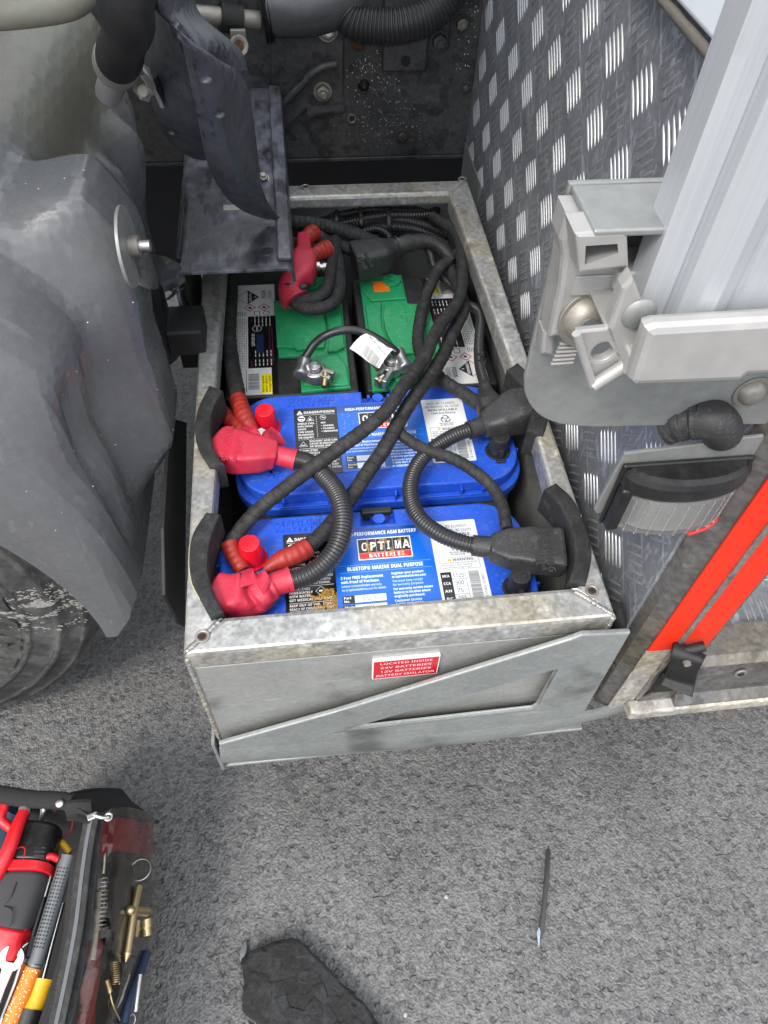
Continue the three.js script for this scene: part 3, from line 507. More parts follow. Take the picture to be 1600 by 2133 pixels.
// ------------------------------------------------------------------ corner post with red stripes
{
  const p = thing('corner_post', 'grey metal corner post with two bright red reflective stripes right of the box', 'post');
  const zf = 0.012, x = (a) => a[0];
  const xl = x([0.4303, 0.5225, 0.002]), y0 = 0.374, y1 = 1.02;
  part('post_body', extr([[0.4335, 0.06], [0.4315, 0.01], [0.434, 0.0], [0.449, -zf + 0.0004], [0.5105, -zf + 0.0004], [0.5105, 0.06]], y1 - y0, 0.0008).rotateX(-Math.PI / 2).translate(0, y0, 0), M.post, p);
  const s1a = x([0.4453, 0.5251, 0.0128]), s1b = x([0.4706, 0.5244, 0.0128]), s2a = x([0.4767, 0.52, 0.0128]), s2b = x([0.5073, 0.5246, 0.0128]), yb = [0.4708, 0.5222, 0.0128][1];
  part('red_stripe', box(s1a, s1b, yb, y1 - 0.01, zf - 0.001, zf + 0.0008, 0.0003), M.redtape, p);
  part('red_stripe', box(s2a, s2b, yb, y1 - 0.01, zf - 0.001, zf + 0.0008, 0.0003), M.redtape, p);
  part('trim_strip', box(s1b + 0.0003, s2a - 0.0003, 0.40, y1 - 0.01, zf - 0.001, zf + 0.0032, 0.0014), M.weld, p);
  part('bare_face', box(s1a - 0.001, s1b, 0.3765, yb - 0.0005, zf - 0.001, zf + 0.0006, 0.0003), M.pale, p);
  // step recess and sill
  const st = thing('step_well', 'step recess with five-bar tread floor and rounded metal sill beside the red stripes', 'step');
  const prof = [[0.480, -0.030], [0.478, 0.004], [0.470, 0.013], [0.455, 0.0165], [0.412, 0.0175], [0.402, 0.0265], [0.384, 0.0265], [0.376, 0.016], [0.374, -0.03]];
  part('sill', slabZY(prof.map((q) => [0, q[0], q[1]]), 0.5125, 1.5, 0.001), M.post, st);
  part('sill_lip', box(0.462, 1.5, 0.3795, 0.3985, 0.0120, 0.0300, 0.004), M.pale, st);
  part('sill_end', slabXY([[0.4725, 0.4000], [0.5115, 0.4000], [0.5115, 0.448], [0.500, 0.448]], 0.0135, 0.0168, 0.001), M.post, st);
  part('tread_floor', box(0.5125, 1.5, 0.446, 0.4502, -0.32, -0.031, 0.001), M.tread, st);
  treadSheet(st, (o, u, v) => { o.rotation.set(0, 0.75, 0); o.position.set(u, 0.4501, v); }, 0.53, 0.86, -0.28, -0.045, 0.0795, 0.069, 0.548, -0.062, null, 0);
  part('riser', box(0.5125, 1.5, 0.446, 1.0, -0.34, -0.322, 0.001), M.plate, st);
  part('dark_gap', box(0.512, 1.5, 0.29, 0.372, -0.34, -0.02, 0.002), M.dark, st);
  const bt = part('sill_screw', aim(washer(0.0068, 0.0030, 0.0025), [0.5700, 0.4560, 0.0167], [0, 0.05, 1]), M.dullsteel, st);
  part('screw_core', aim(cyl(0.0042, 0.0036, 0.0032), [0.5700, 0.4560, 0.0167], [0, 0.05, 1]), M.dark, bt);
  // rubber latch over the sill
  const l = thing('rubber_latch', 'black rubber T-shaped draw latch hanging on the sill under the red stripes', 'latch');
  part('strap', sweep([[0.4812, 0.5356, 0.02], [0.4752, 0.5383, 0.028], [0.4785, 0.516, 0.031], [0.4833, 0.4898, 0.033], [0.4792, 0.4829, 0.04]], 30, 24, (t, s, f) => { const c = Math.cos(f), d = Math.sin(f), w = 0.0165 - 0.003 * Math.sin(t * 3.1), h = 0.0030 + 0.0012 * smooth(0.8, 1, t); return [Math.sign(c) * Math.pow(Math.abs(c), 0.3) * w, Math.sign(d) * Math.pow(Math.abs(d), 0.3) * h]; }, { carry: true }), M.rubber, l);
  part('crossbar', tube([[0.4649, 0.5324, 0.022], [0.4796, 0.5378, 0.022], [0.4932, 0.5434, 0.022]], 0.0052, 16, 14), M.rubber, l);
  part('base', box(0.474, 0.500, 0.437, 0.478, 0.0165, 0.0235, 0.003), M.rubber, l);
  part('latch_pin', aim(cyl(0.004, 0.004, 0.006), [0.4753, 0.5319, 0.029], [0, 0.3, 1]), M.dullsteel, l);
}
// ------------------------------------------------------------------ marker lamp on its bracket
{
  const t = thing('marker_lamp', 'half-round black side marker lamp with clear ribbed lens on a grey plate beside the post', 'marker lamp');
  const pl = [[0.3365, 0.8124, 0], [0.3368, 0.8158, 0], [0.433, 0.8252, 0], [0.4387, 0.8114, 0], [0.4398, 0.7853, 0], [0.4423, 0.7448, 0], [0.3354, 0.7485, 0], [0.3322, 0.7536, 0]];
  part('mounting_plate', slabXY(xy(pl), -0.003, 0.0, 0.0008), M.plate, t);
  const cx = 0.3865;
  // shallow half-round hood over a ribbed clear lens
  const arc = (r, y, n = 20, k = 0.46) => Array.from({ length: n + 1 }, (_, i) => { const a = Math.PI * i / n; return [cx + r * Math.cos(a), y, 0.003 + r * k * Math.sin(a)]; });
  part('hood', slabXZ(arc(0.0470, 0, 26), 0.7845, 0.8060, 0.006), M.toolblack, t);
  part('lens', slabXZ(arc(0.0435, 0, 26), 0.7445, 0.7842, 0.003), M.lens, t);
  const rib = []; for (let i = 3; i < 24; i += 2) { const a = Math.PI * i / 26.5; rib.push(cyl(0.0008, 0.0008, 0.0360, 8).translate(cx + 0.0436 * Math.cos(a), 0.7465, 0.003 + 0.0436 * 0.46 * Math.sin(a))); }
  part('lens_ribs', rib, M.lens, t);
  part('red_lens_edge', tube(arc(0.0440, 0.7448, 20).slice(0, 9), 0.0015, 40, 8), M.redlens, t);
  part('reflector', slabXZ(arc(0.030, 0, 20), 0.7475, 0.7835, 0.002), M.steel, t);
  part('base_gasket', box(cx - 0.0485, cx + 0.0475, 0.7405, 0.8075, 0.0003, 0.0042, 0.002), M.toolblack, t);
  part('end_cap', box(cx - 0.0470, cx - 0.0370, 0.7425, 0.790, 0.0035, 0.0130, 0.003), M.toolblack, t);
  const gl = solo('cable_gland', [tube([[0.3658, 0.8299, -0.012], [0.3741, 0.84, -0.006], [0.3816, 0.8444, -0.002]], (q, s) => 0.0125 + 0.0016 * (Math.sin(s * 700) > 0 ? 1 : 0), 60, 22), tube([[0.3792, 0.8446, -0.002], [0.3861, 0.8472, 0.002], [0.3939, 0.8411, 0.002], [0.4016, 0.8297, -0.002]], 0.0135, 30, 20), sph(0.0134, 20).translate(...[0.3939, 0.8411, 0.002])], M.blackboot, 'dark ribbed cable gland and elbow just above the marker lamp', 'cable gland');
}
// ------------------------------------------------------------------ mounting plate, casting and upright extrusion
{
  const t = thing('hinge_plate', 'grey sheet metal plate with rounded lower corner and folded top, behind the pale casting', 'plate');
  const o = [[0.253, 1.0092, -0.004], [0.2535, 0.9575, -0.004], [0.2546, 0.8875, -0.004], ...spline([[0.2546, 0.8875, -0.004], [0.2584, 0.8722, -0.004], [0.2704, 0.8549, -0.004], [0.2871, 0.8451, -0.004], [0.3108, 0.8403, -0.004]], 14).map((p) => [p.x, p.y, p.z]).slice(1), [0.3747, 0.8365, -0.004], [0.436, 0.832, 0], [0.436, 1.02, 0], [0.40, 1.02, 0]];
  o[o.length - 1] = [0.44, o[0][1], 0]; o.splice(o.length - 2, 1);
  part('plate', slabXY(xy(o), -0.008, -0.004, 0.001), M.plate, t);
  const y = o[0][1];
  part('top_flange', box(o[0][0] + 0.001, 0.44, y - 0.004, y, -0.0035, 0.034, 0.0015), M.plate, t);
  const bb = part('button_bolt', aim(lathe([[0, 0.0075], [0.005, 0.0068], [0.0085, 0.0045], [0.0100, 0]], 24), [0.4076, 0.8653, -0.0038], [0, 0, 1]), M.dullsteel, t);
  part('bolt_washer', aim(washer(0.0125, 0.004, 0.0018), [0.4079, 0.8648, -0.0042], [0, 0, 1]), M.dullsteel, bb);

  const c = thing('hinge_casting', 'pale cast metal hinge foot with round-head bolt and drilled lug on the grey plate', 'casting');
  const Z = 0.030;
  const body = [[0.2476, 1.0051, 0.03], [0.2711, 1.0053, 0.03], [0.2778, 0.9859, 0.03], [0.2849, 0.979, 0.03], [0.2936, 0.9632, 0.03], [0.3009, 0.9448, 0.03], [0.2938, 0.9258, 0.03], [0.2677, 0.9348, 0.03], [0.2542, 0.9344, 0.03], [0.2535, 0.9477, 0.03], [0.2528, 0.9655, 0.03], [0.2504, 0.9833, 0.03], [0.2473, 0.9924, 0.03]];
  part('foot', slabXY(xy(body), -0.004, 0.016, 0.003), M.cast, c);
  const up = [[0.2456, 1.0077, 0.034], [0.2694, 1.0082, 0.034], [0.2759, 0.9893, 0.034], [0.2525, 0.9874, 0.034]], inn = [[0.25, 1.0033, 0.034], [0.2676, 1.004, 0.034], [0.2705, 0.9966, 0.034], [0.2527, 0.9899, 0.034]];
  part('socket_frame', slabXY(xy(up), 0.0155, 0.034, 0.0018, [xy(inn)]), M.cast, c);
  part('socket_tab', box([0.2897, 0.9743, 0.02][0] - 0.012, [0.2897, 0.9743, 0.02][0] + 0.012, [0.2919, 0.9672, 0.02][1], [0.2885, 0.9779, 0.02][1], 0.0, 0.022, 0.002), M.cast, c);
  const r0 = V([0.2596, 0.9724, 0.0165]), r1 = V([0.2811, 0.9725, 0.0165]), r2 = V([0.2595, 0.9629, 0.0165]);
  for (let i = 0; i < 9; i++) { const q = i / 8, d = r2.clone().sub(r0).multiplyScalar(q); part('grip_rib', bar(r0.clone().add(d).toArray(), r1.clone().add(d).toArray(), 0.0011, 8), M.cast, c); }
  for (let i = 0; i < 6; i++) { const q = i / 5 * 24; const A = [[0.2609, 0.9308, 0.0165], [0.2714, 0.9311, 0.0165]]; part('grip_rib', bar([A[0][0] - q * 0.00008, A[0][1] - q * 0.00058, 0.0165], [A[1][0], A[1][1] - q * 0.00058, 0.0165], 0.0011, 8), M.cast, c); }
  part('side_lug', slabXY(xy([[0.2535, 0.9321, 0.008], [0.2606, 0.9323, 0.008], [0.2635, 0.9145, 0.008], [0.2559, 0.9164, 0.008]]), -0.0035, 0.008, 0.002), M.cast, c);
  const wb = part('bolt_washer', aim(washer(0.0160, 0.006, 0.0016), [0.2718, 0.9465, 0.0162], [0.1, 0.15, 1]), M.dullsteel, c);
  part('bolt_head', aim(lathe([[0, 0.0085], [0.006, 0.0078], [0.0105, 0.005], [0.0125, 0]], 26), [0.2711, 0.9475, 0.0175], [0.1, 0.15, 1]), M.dullsteel, wb);
  part('bolt_socket', aim(hexNut(0.0045, 0.0012), [0.2692, 0.9502, 0.0252], [0.1, 0.05, 1]), M.plate, wb);
  // lug arm that comes forward to the end cap
  const lug = [[0.2544, 0.9625, 0.045], [0.2699, 0.9638, 0.045], [0.2838, 0.9431, 0.045], [0.2743, 0.9248, 0.045], [0.2707, 0.9278, 0.045]];
  const hole = circ(...[0.2711, 0.9492, 0.045].slice(0, 2), 0.0064, 20);
  part('lug', slabXY(xy(lug), 0.0405, 0.045, 0.0012, [hole]), M.cast, c);
  part('lug_bore', aim(washer(0.0074, 0.0056, 0.0046), [hole[0][0] - 0.0064, hole[0][1], 0.0402], [0, 0, 1]), M.cast, c);
  part('lug_stem', slabXY(xy([[0.2685, 0.9639, 0.045], [0.2885, 0.9684, 0.045], [0.2932, 0.9449, 0.045], [0.2802, 0.9427, 0.045]]), 0.014, 0.0445, 0.002), M.cast, c);
  part('lug_rim', [bar([0.2697, 0.9309, 0.049], [0.2912, 0.9507, 0.049], 0.0034), bar([0.2526, 0.9653, 0.049], [0.2697, 0.9309, 0.049], 0.0022)], M.cast, c);
  part('cheek', slabXY(xy([[0.2699, 0.9638, 0.045], [0.2697, 0.9867, 0.045], [0.2728, 0.9929, 0.045], [0.2885, 0.9684, 0.045], [0.2941, 0.9461, 0.045], [0.2838, 0.9399, 0.045]]), 0.036, 0.046, 0.0022), M.cast, c);
  part('cheek_bolt', aim(lathe([[0, 0.003], [0.006, 0.0026], [0.0085, 0]], 22), [0.2821, 0.9722, 0.0462], [0, 0, 1]), M.plate, c);

  const e = thing('upright_extrusion', 'pale silver aluminium upright with rounded edge and grooves rising from a cast end cap', 'aluminium profile');
  const zc = 0.066;
  const cap = [[0.2768, 0.9789, 0.066], [0.2813, 0.9805, 0.066], [0.3514, 0.9812, 0.066], [0.3685, 0.9481, 0.066], [0.3386, 0.9471, 0.066], [0.3362, 0.9435, 0.066], [0.2819, 0.9448, 0.066], [0.279, 0.9478, 0.066]];
  part('end_cap', slabXY(xy(cap), 0.0545, zc, 0.004), M.cast, e);
  part('cap_floor', box([0.2768, 0.9789, 0.066][0] + 0.004, 0.445, [0.3126, 0.9387, 0.06][1] + 0.002, [0.3114, 0.942, 0.06][1] + 0.012, 0.014, 0.0542, 0.002), M.cast, e);
  part('cap_lower', slabXY(xy([[0.3382, 0.9464, 0.06], [0.3715, 0.9478, 0.06], [0.3766, 0.9378, 0.06], [0.3419, 0.9381, 0.06]]), 0.014, 0.056, 0.003), M.cast, e);
  const xb = [0.2861, 0.9668, 0.052][0], yb = [0.3076, 0.9455, 0.06][1] + 0.012;
  // plan section of the profile, swept straight up
  const sec = [[0, 0.018], [0, 0.036], [0.004, 0.040], [0.0105, 0.041], [0.0115, 0.0385], [0.0145, 0.0385], [0.0155, 0.044], [0.020, 0.0505], [0.028, 0.0525], [0.035, 0.0500], [0.0375, 0.0470], [0.0400, 0.0470], [0.0410, 0.0485], [0.0700, 0.0485], [0.0712, 0.0468], [0.0728, 0.0468], [0.0740, 0.0485], [0.102, 0.0485], [0.1032, 0.0468], [0.1048, 0.0468], [0.106, 0.0485], [0.122, 0.0485], [0.122, 0.018]];
  part('profile', extr(sec.map((q) => [xb + q[0], -q[1]]), 1.1, 0.0004).rotateX(-Math.PI / 2).translate(0, yb, 0), M.anod, e);
  
}

// ------------------------------------------------------------------ front wheel
{
  const t = thing('front_wheel', 'black truck tyre with raised letters and pale dried mud under the mudguard', 'wheel');
  const R = 0.387, cx = -0.545, cy = 0.385, zs = -0.19;
  // tyre section: radius, depth behind the outer sidewall
  const pr = [[0.215, -0.045], [0.235, -0.022], [0.262, -0.006], [0.285, -0.001], [0.296, 0.0002], [0.2975, 0.0030], [0.303, 0.0034], [0.3045, 0.0008], [0.330, -0.002], [0.3335, -0.004], [0.3345, -0.001], [0.341, -0.0025], [0.343, -0.007], [0.362, -0.016], [0.365, -0.013], [0.370, -0.016], [0.372, -0.022], [0.380, -0.034], [0.386, -0.050], [0.3875, -0.072], [0.388, -0.14], [0.3875, -0.20], [0.37, -0.25], [0.215, -0.25]];
  const L = new THREE.LatheGeometry(pr.map((p) => new THREE.Vector2(p[0], p[1])), 220).rotateX(Math.PI / 2).translate(cx, cy, zs);
  { const p = L.attributes.position; for (let i = 0; i < p.count; i++) { const r = Math.hypot(p.getX(i) - cx, p.getY(i) - cy), a = Math.atan2(p.getY(i) - cy, p.getX(i) - cx); p.setZ(i, p.getZ(i) + 0.0016 * (fbm(a * 14 + 30, r * 60, 0, 3, 101) - 0.5)); } L.computeVertexNormals(); }
  part('tyre', L, M.tyre, t);
  const letter = (s, a, r, size) => words(s, size, 0.0058).rotateZ(a - Math.PI / 2 + 0.0).translate(cx + r * Math.cos(a), cy + r * Math.sin(a), zs - 0.0015);
  const inner = []; [['D', 0.36], ['L', 0.17], ['7', 0.00], ['S', -0.17], ['H', -0.36], ['T', -0.56]].forEach(([s, a]) => part('raised_letter', letter(s, a, 0.272, 0.040), M.tyre, t));
  part('rim', lathe([[0.10, -0.09], [0.18, -0.085], [0.205, -0.05], [0.222, -0.036], [0.224, -0.045], [0.21, -0.12], [0.10, -0.12]], 60).rotateX(Math.PI / 2).translate(cx, cy, zs), M.rust, t);
  // shoulder blocks
  for (let i = -16; i < 14; i++) { const a = i * 0.105; const b = box(-0.017, 0.017, -0.008, 0.008, -0.034, 0.034, 0.004).translate(0, 0.3845, 0).rotateZ(a - Math.PI / 2).translate(cx, cy, zs - 0.095); part('tread_block', b, M.tyre, t); }
  // flakes of dried mud on the sidewall
  mk('mud', [0.30, 0.29, 0.275], { map: again(T.soft, 0.03), roughness: 0.9 });
  const F = [];
  for (let i = 0; i < 2600; i++) { const a = -0.06 - 0.20 * Math.abs(rnd() + rnd() - 1) * (rnd() < 0.5 ? -0.7 : 1) , r = rr(0.255, 0.384), k = fbm(a * 40 + 9, r * 40, 0, 3, 105); if (k < 0.53) continue; let dz = 0; for (let q = 1; q < pr.length; q++) if (r <= pr[q][0]) { const u = (r - pr[q - 1][0]) / (pr[q][0] - pr[q - 1][0] || 1); dz = lerp(pr[q - 1][1], pr[q][1], clamp(u)); break; } F.push(new THREE.IcosahedronGeometry(rr(0.0005, 0.0021), 0).scale(2.4, 0.8, 0.22).rotateZ(a + rr(-0.5, 0.5)).translate(cx + r * Math.cos(a), cy + r * Math.sin(a), zs + dz)); }
  part('dried_mud', F, M.mud, t).userData.kind = 'stuff';
}
// ------------------------------------------------------------------ mudguard
{
  const t = thing('mudguard', 'large dusty grey plastic mudguard with moulded ribs and a flap over the tyre', 'mudguard');
  const cx = -0.545, cy = 0.385;
  // squared arch: angle from below the hub line (-0.05) up and over the wheel
  const ring = (a, A, n) => { const c = Math.cos(a), s = Math.sin(a), k = Math.pow(Math.pow(Math.abs(c), n) + Math.pow(Math.abs(s), n), -1 / n); return [cx + A * k * c, cy + A * k * s]; };
  const prof = (v) => tab([[0, 0.414, -0.134, 2.0], [0.10, 0.432, -0.131, 2.1], [0.20, 0.452, -0.136, 2.4], [0.27, 0.464, -0.150, 2.8], [0.33, 0.470, -0.175, 3.4], [0.45, 0.472, -0.24, 4.2], [0.60, 0.474, -0.31, 5.0], [0.66, 0.474, -0.35, 5.4], [0.70, 0.474, -0.385, 5.8], [1.0, 0.497, -0.63, 7.5]])(v);
  const fn = (u, v) => {
    const a = lerp(1.62, lerp(-0.01, 0.15, smooth(0.02, 0.34, v)), u), [, A, z, n] = prof(v);
    let r = A + 0.030 * smooth(0.50, 0.68, a) * smooth(0.24, 0.40, v) * smooth(1.02, 0.85, v * 0.9);
    // inboard side wall is set back and carries upright ribs with rounded heads
    const inb = smooth(0.665, 0.70, v), side = smooth(0.84, 0.72, a + 0.10 * (v - 0.7));
    const wv = Math.pow(0.5 + 0.5 * Math.cos((v - 0.735) / 0.072 * 6.2832), 0.8);
    r -= inb * side * (0.020 - 0.026 * wv * smooth(0.74, 0.62, a) * smooth(0.96, 0.90, v));
    // raised pad that carries the stay, ending above the flap
    r += 0.046 * smooth(0.475, 0.565, v + 0.10 * (0.62 - a)) * smooth(0.70, 0.665, v) * smooth(0.82, 0.74, a) * smooth(0.22, 0.33, a);
    // long hollow grooves
    for (const [v0, d, e] of [[0.37, 0.012, 0.022], [0.445, 0.007, 0.018]]) r -= d * Math.exp(-Math.pow((v - v0 - 0.10 * (a - 0.5)) / e, 2)) * smooth(0.66, 0.60, a) * smooth(0.22, 0.34, a);
        const p = ring(a, r, n);
    return [p[0], p[1], z];
  };
  const ag = shell(fn, 260, 260, 0.004);
  { // dry road dust lying on the top of the arch
    const p = ag.attributes.position, c = new Float32Array(p.count * 3), d = lin(1.0, 0.93, 0.72);
    for (let i = 0; i < p.count; i++) { const k = smooth(0.76, 0.82, p.getY(i)) * smooth(-0.36, -0.44, p.getZ(i)) * smooth(0.2, 0.6, fbm(p.getX(i) * 14, p.getZ(i) * 14, 0, 4, 121) + 0.15); c.set([lerp(1.0, 1.15 * d.r, k), lerp(1.0, 1.15 * d.g, k), lerp(1.02, 1.15 * d.b, k)], i * 3); }
    ag.setAttribute('color', new THREE.BufferAttribute(c, 3));
  }
  { const u = uvBox(ag), o = new THREE.Mesh(u, M.guardDust); o.name = 'arch'; t.add(o); }
  const fk = []; for (let i = 0; i < 40; i++) { const u = rr(0.42, 0.9), v = rr(0.2, 0.66), p = fn(u, v), q = fn(u + 0.004, v), w = fn(u, v + 0.004), nn = V(q).sub(V(p)).cross(V(w).sub(V(p))).normalize(); fk.push(new THREE.IcosahedronGeometry(rr(0.0003, 0.0007), 0).translate(p[0] + nn.x * 0.0003, p[1] + nn.y * 0.0003, p[2] + nn.z * 0.0003)); }
  part('paint_flecks', fk, M.white, t).userData.kind = 'stuff';
  // fixing: big washer, bolt and bent stay to the channel
  const w0 = [-0.016, 0.8182, -0.2596];
  part('stay_washer', aim(washer(0.033, 0.004, 0.003), w0, [1, 0.03, 0.02]), M.plate, t);
  const bt = part('stay_bolt', aim(hexNut(0.009, 0.008), [-0.013, 0.817, -0.2626], [1, 0.05, 0.05]), M.dullsteel, t);
  part('stud', aim(cyl(0.0045, 0.0045, 0.017), [-0.013, 0.817, -0.2626], [1, 0.05, 0.05]), M.steel, bt);
  const st = spline([[-0.026, 0.7861, -0.2868], [-0.013, 0.7951, -0.265], [-0.006, 0.7907, -0.2675], [-0.0324, 0.668, -0.4425], [-0.0237, 0.66, -0.4505], [-0.0202, 0.645, -0.4538], [-0.02, 0.628, -0.4539]], 30);
  part('stay_strap', sweep(st.map((p) => p.toArray()), 30, 20, (q, s, f) => { const c = Math.cos(f), d = Math.sin(f); return [Math.sign(c) * Math.pow(Math.abs(c), 0.3) * 0.0024, Math.sign(d) * Math.pow(Math.abs(d), 0.3) * 0.0165]; }, {}), M.chassis, t);
  const sc = part('small_screw', aim(cyl(0.007, 0.005, 0.004), [-0.075, 0.7862, -0.5609], [1, 0.4, 0]), M.dullsteel, t);
  part('splash_sheet', slabZY([[-0.034, 0.5571, -0.3169], [-0.034, 0.4698, -0.3931], [-0.034, 0.4161, -0.1191], [-0.034, 0.443, -0.1082], [-0.034, 0.5222, -0.0985], [-0.034, 0.5493, -0.1641]], -0.036, -0.032, 0.001), M.rubber, t);
  const bk = solo('rubber_buffer', [box(-0.034, 0.010, 0.575, 0.612, -0.452, -0.40, 0.004), box(-0.030, 0.004, 0.52, 0.574, -0.462, -0.44, 0.003)], M.rubber, 'black rubber buffer block hanging between mudguard and the left box rail', 'buffer');
}
// ------------------------------------------------------------------ channel beam and curved guard
{
  const y = 0.655, c = thing('channel_beam', 'black steel channel beam with scuffed top crossing above the left rear corner of the box', 'beam');
  const xl = [-0.0199, 0.655, -0.4527][0], xr = [0.1224, 0.655, -0.4561][0], zf = [0.0481, 0.655, -0.4555][2], R = 0.014;
  // bent plate section in x-y, swept back along -z
  const sec = []; const th = 0.0045;
  const outer = [[xl, 0.532], [xl, y - R]]; for (let i = 1; i <= 8; i++) { const a = Math.PI - i / 8 * Math.PI / 2; outer.push([xl + R + R * Math.cos(a), y - R + R * Math.sin(a)]); }
  for (let i = 0; i <= 6; i++) { const a = Math.PI / 2 - i / 6 * Math.PI / 2 * 0.85; outer.push([xr - 0.009 + 0.009 * Math.cos(a), y - 0.009 + 0.009 * Math.sin(a)]); }
  outer.push([xr + 0.0012, y - 0.020]);
  const inner = outer.map((p, i) => { const a = outer[Math.max(0, i - 1)], b = outer[Math.min(outer.length - 1, i + 1)], dx = b[0] - a[0], dy = b[1] - a[1], l = Math.hypot(dx, dy); return [p[0] + dy / l * th, p[1] - dx / l * th]; }).reverse();
  const hole = [0.0915, 0.655, -0.491], slot = [0.052, 0.655, -0.5889];
  part('channel', extr([...outer, ...inner], 0.47, 0.0008).translate(0, 0, zf - 0.47), M.channel, c);
  part('edge_bar', box(xr - 0.019, xr - 0.0005, y + 0.0002, y + 0.0075, zf - 0.46, zf - 0.012, 0.003), M.channel, c);
  part('drain_hole', cyl(0.0085, 0.0085, 0.0012, 22).translate(hole[0], y - 0.0006, hole[2]), M.dark, c);
  part('hole_rim', washer(0.0098, 0.0078, 0.0010).translate(hole[0], y - 0.0001, hole[2]), M.channel, c);
  part('slot_hole', box(slot[0] - 0.014, slot[0] + 0.016, y - 0.001, y + 0.0007, slot[2] - 0.006, slot[2] + 0.006, 0.0009), M.dullsteel, c);
  part('hanger', slabZY([[0.66, zf - 0.02], [0.535, zf - 0.02], [0.50, zf - 0.08], [0.50, zf - 0.16], [0.65, zf - 0.2]], xl + 0.005, xl + 0.010), M.rubber, c);
  boltOn(c, [0.09, 0.656, -0.6547], [0.1, 0.8, 0.4], 0.007, M.dullsteel, M.dullsteel, 0.8);
  part('upper_web', box(xr - 0.058, xr + 0.001, y - 0.002, 0.80, -0.93, -0.9215, 0.003), M.chassis, c);

  // curved blade: rows from the top to the tip; five stations across
  const b = thing('curved_guard', 'curved black plastic guard with pale scuffed streaks, resting on the channel beam', 'guard');
  const leaf = (rows, nm, n = 70) => {
    const cols = [0, 1, 2].map((k) => spline(rows.map((r) => r[k]), n));
    return part(nm, shell((u, v) => { const j = Math.round(v * n), a = cols[0][j], m = cols[1][j], b = cols[2][j], w = [(1 - u) * (1 - 2 * u), 4 * u * (1 - u), u * (2 * u - 1)]; return ['x', 'y', 'z'].map((k) => w[0] * a[k] + w[1] * m[k] + w[2] * b[k]); }, 36, n, -0.005), M.blade, b);
  };
  leaf([[[0.0015, 0.93, -0.4959], [0.0299, 0.955, -0.3979], [0.0394, 0.955, -0.3779]], [[-0.0066, 0.89, -0.5093], [0.0227, 0.92, -0.4322], [0.042, 0.93, -0.3995]], [[-0.008, 0.862, -0.494], [0.0213, 0.888, -0.4396], [0.0457, 0.905, -0.3968]], [[-0.0091, 0.835, -0.4941], [0.0211, 0.86, -0.4416], [0.0454, 0.872, -0.4134]], [[-0.0095, 0.805, -0.5074], [0.0196, 0.828, -0.4625], [0.0432, 0.836, -0.4397]], [[-0.0068, 0.775, -0.53], [0.0199, 0.794, -0.4916], [0.0402, 0.8, -0.4746]], [[0.002, 0.745, -0.5576], [0.0226, 0.758, -0.5293], [0.0379, 0.765, -0.5129]], [[0.0131, 0.722, -0.5845], [0.0243, 0.729, -0.5684], [0.0367, 0.735, -0.5542]]], 'inner_leaf');
  leaf([[[0.0421, 0.965, -0.3199], [0.061, 0.952, -0.3148], [0.0744, 0.91, -0.3854]], [[0.0506, 0.958, -0.3104], [0.0688, 0.945, -0.314], [0.0862, 0.88, -0.4369]], [[0.0517, 0.935, -0.3226], [0.0727, 0.925, -0.3293], [0.0915, 0.855, -0.4551]], [[0.0513, 0.905, -0.3343], [0.0743, 0.897, -0.347], [0.0926, 0.825, -0.4707]], [[0.0494, 0.87, -0.3591], [0.0747, 0.862, -0.3702], [0.093, 0.795, -0.4769]], [[0.0475, 0.836, -0.3844], [0.0753, 0.827, -0.3916], [0.0931, 0.765, -0.4845]], [[0.0465, 0.8, -0.4171], [0.0765, 0.791, -0.4183], [0.0934, 0.74, -0.4898]], [[0.0491, 0.76, -0.454], [0.0786, 0.752, -0.453], [0.0961, 0.713, -0.5094]], [[0.0568, 0.716, -0.4965], [0.0825, 0.712, -0.4937], [0.1011, 0.688, -0.5287]], [[0.0734, 0.675, -0.5393], [0.0908, 0.675, -0.5351], [0.108, 0.665, -0.5494]], [[0.0933, 0.66, -0.5509], [0.1046, 0.66, -0.5492], [0.1148, 0.659, -0.5523]]], 'outer_leaf', 90);
  leaf([[[0.0308, 0.985, -0.3213], [0.0508, 0.985, -0.3256], [0.0474, 0.93, -0.5071]], [[0.0367, 0.975, -0.3127], [0.0489, 0.968, -0.3399], [0.0498, 0.915, -0.4942]], [[0.0424, 0.966, -0.3172], [0.0538, 0.952, -0.3596], [0.0581, 0.892, -0.5159]], [[0.0612, 0.953, -0.3122], [0.0709, 0.93, -0.3814], [0.0747, 0.872, -0.5303]], [[0.0746, 0.911, -0.383], [0.0834, 0.893, -0.4433], [0.0866, 0.85, -0.5484]], [[0.0863, 0.881, -0.4345], [0.0902, 0.867, -0.4722], [0.0901, 0.838, -0.532]]], 'upper_leaf', 50);
  for (const q of [[0.0663, 0.928, -0.3074], [0.0699, 0.885, -0.3436], [0.0066, 0.798, -0.4943]]) part('clip_dimple', sph(0.0045, 12).scale(1, 0.6, 1).translate(q[0], q[1], q[2]), M.guard, b);
  // hose stub with clamp and pipe end
  const h = thing('hose_stub', 'black rubber hose end with wire clamp and pale metal pipe hanging beside the curved guard', 'hose');
  part('rubber_hose', tube([[0.0264, 1, -0.2882], [0.0208, 0.985, -0.2909], [0.0154, 0.965, -0.3136], [0.0005, 0.935, -0.361], [-0.0167, 0.9, -0.4132]], (q) => 0.0185 + 0.001 * Math.sin(q * 9), 50, 26), M.rubber, h);
  const k0 = [-0.0149, 0.904, -0.4089], k1 = [-0.0214, 0.892, -0.4243];
  part('pipe_end', tube([[-0.0167, 0.9, -0.4132], [-0.0295, 0.876, -0.4407], [-0.0419, 0.852, -0.4652]], 0.0128, 20, 24), M.cast, h);
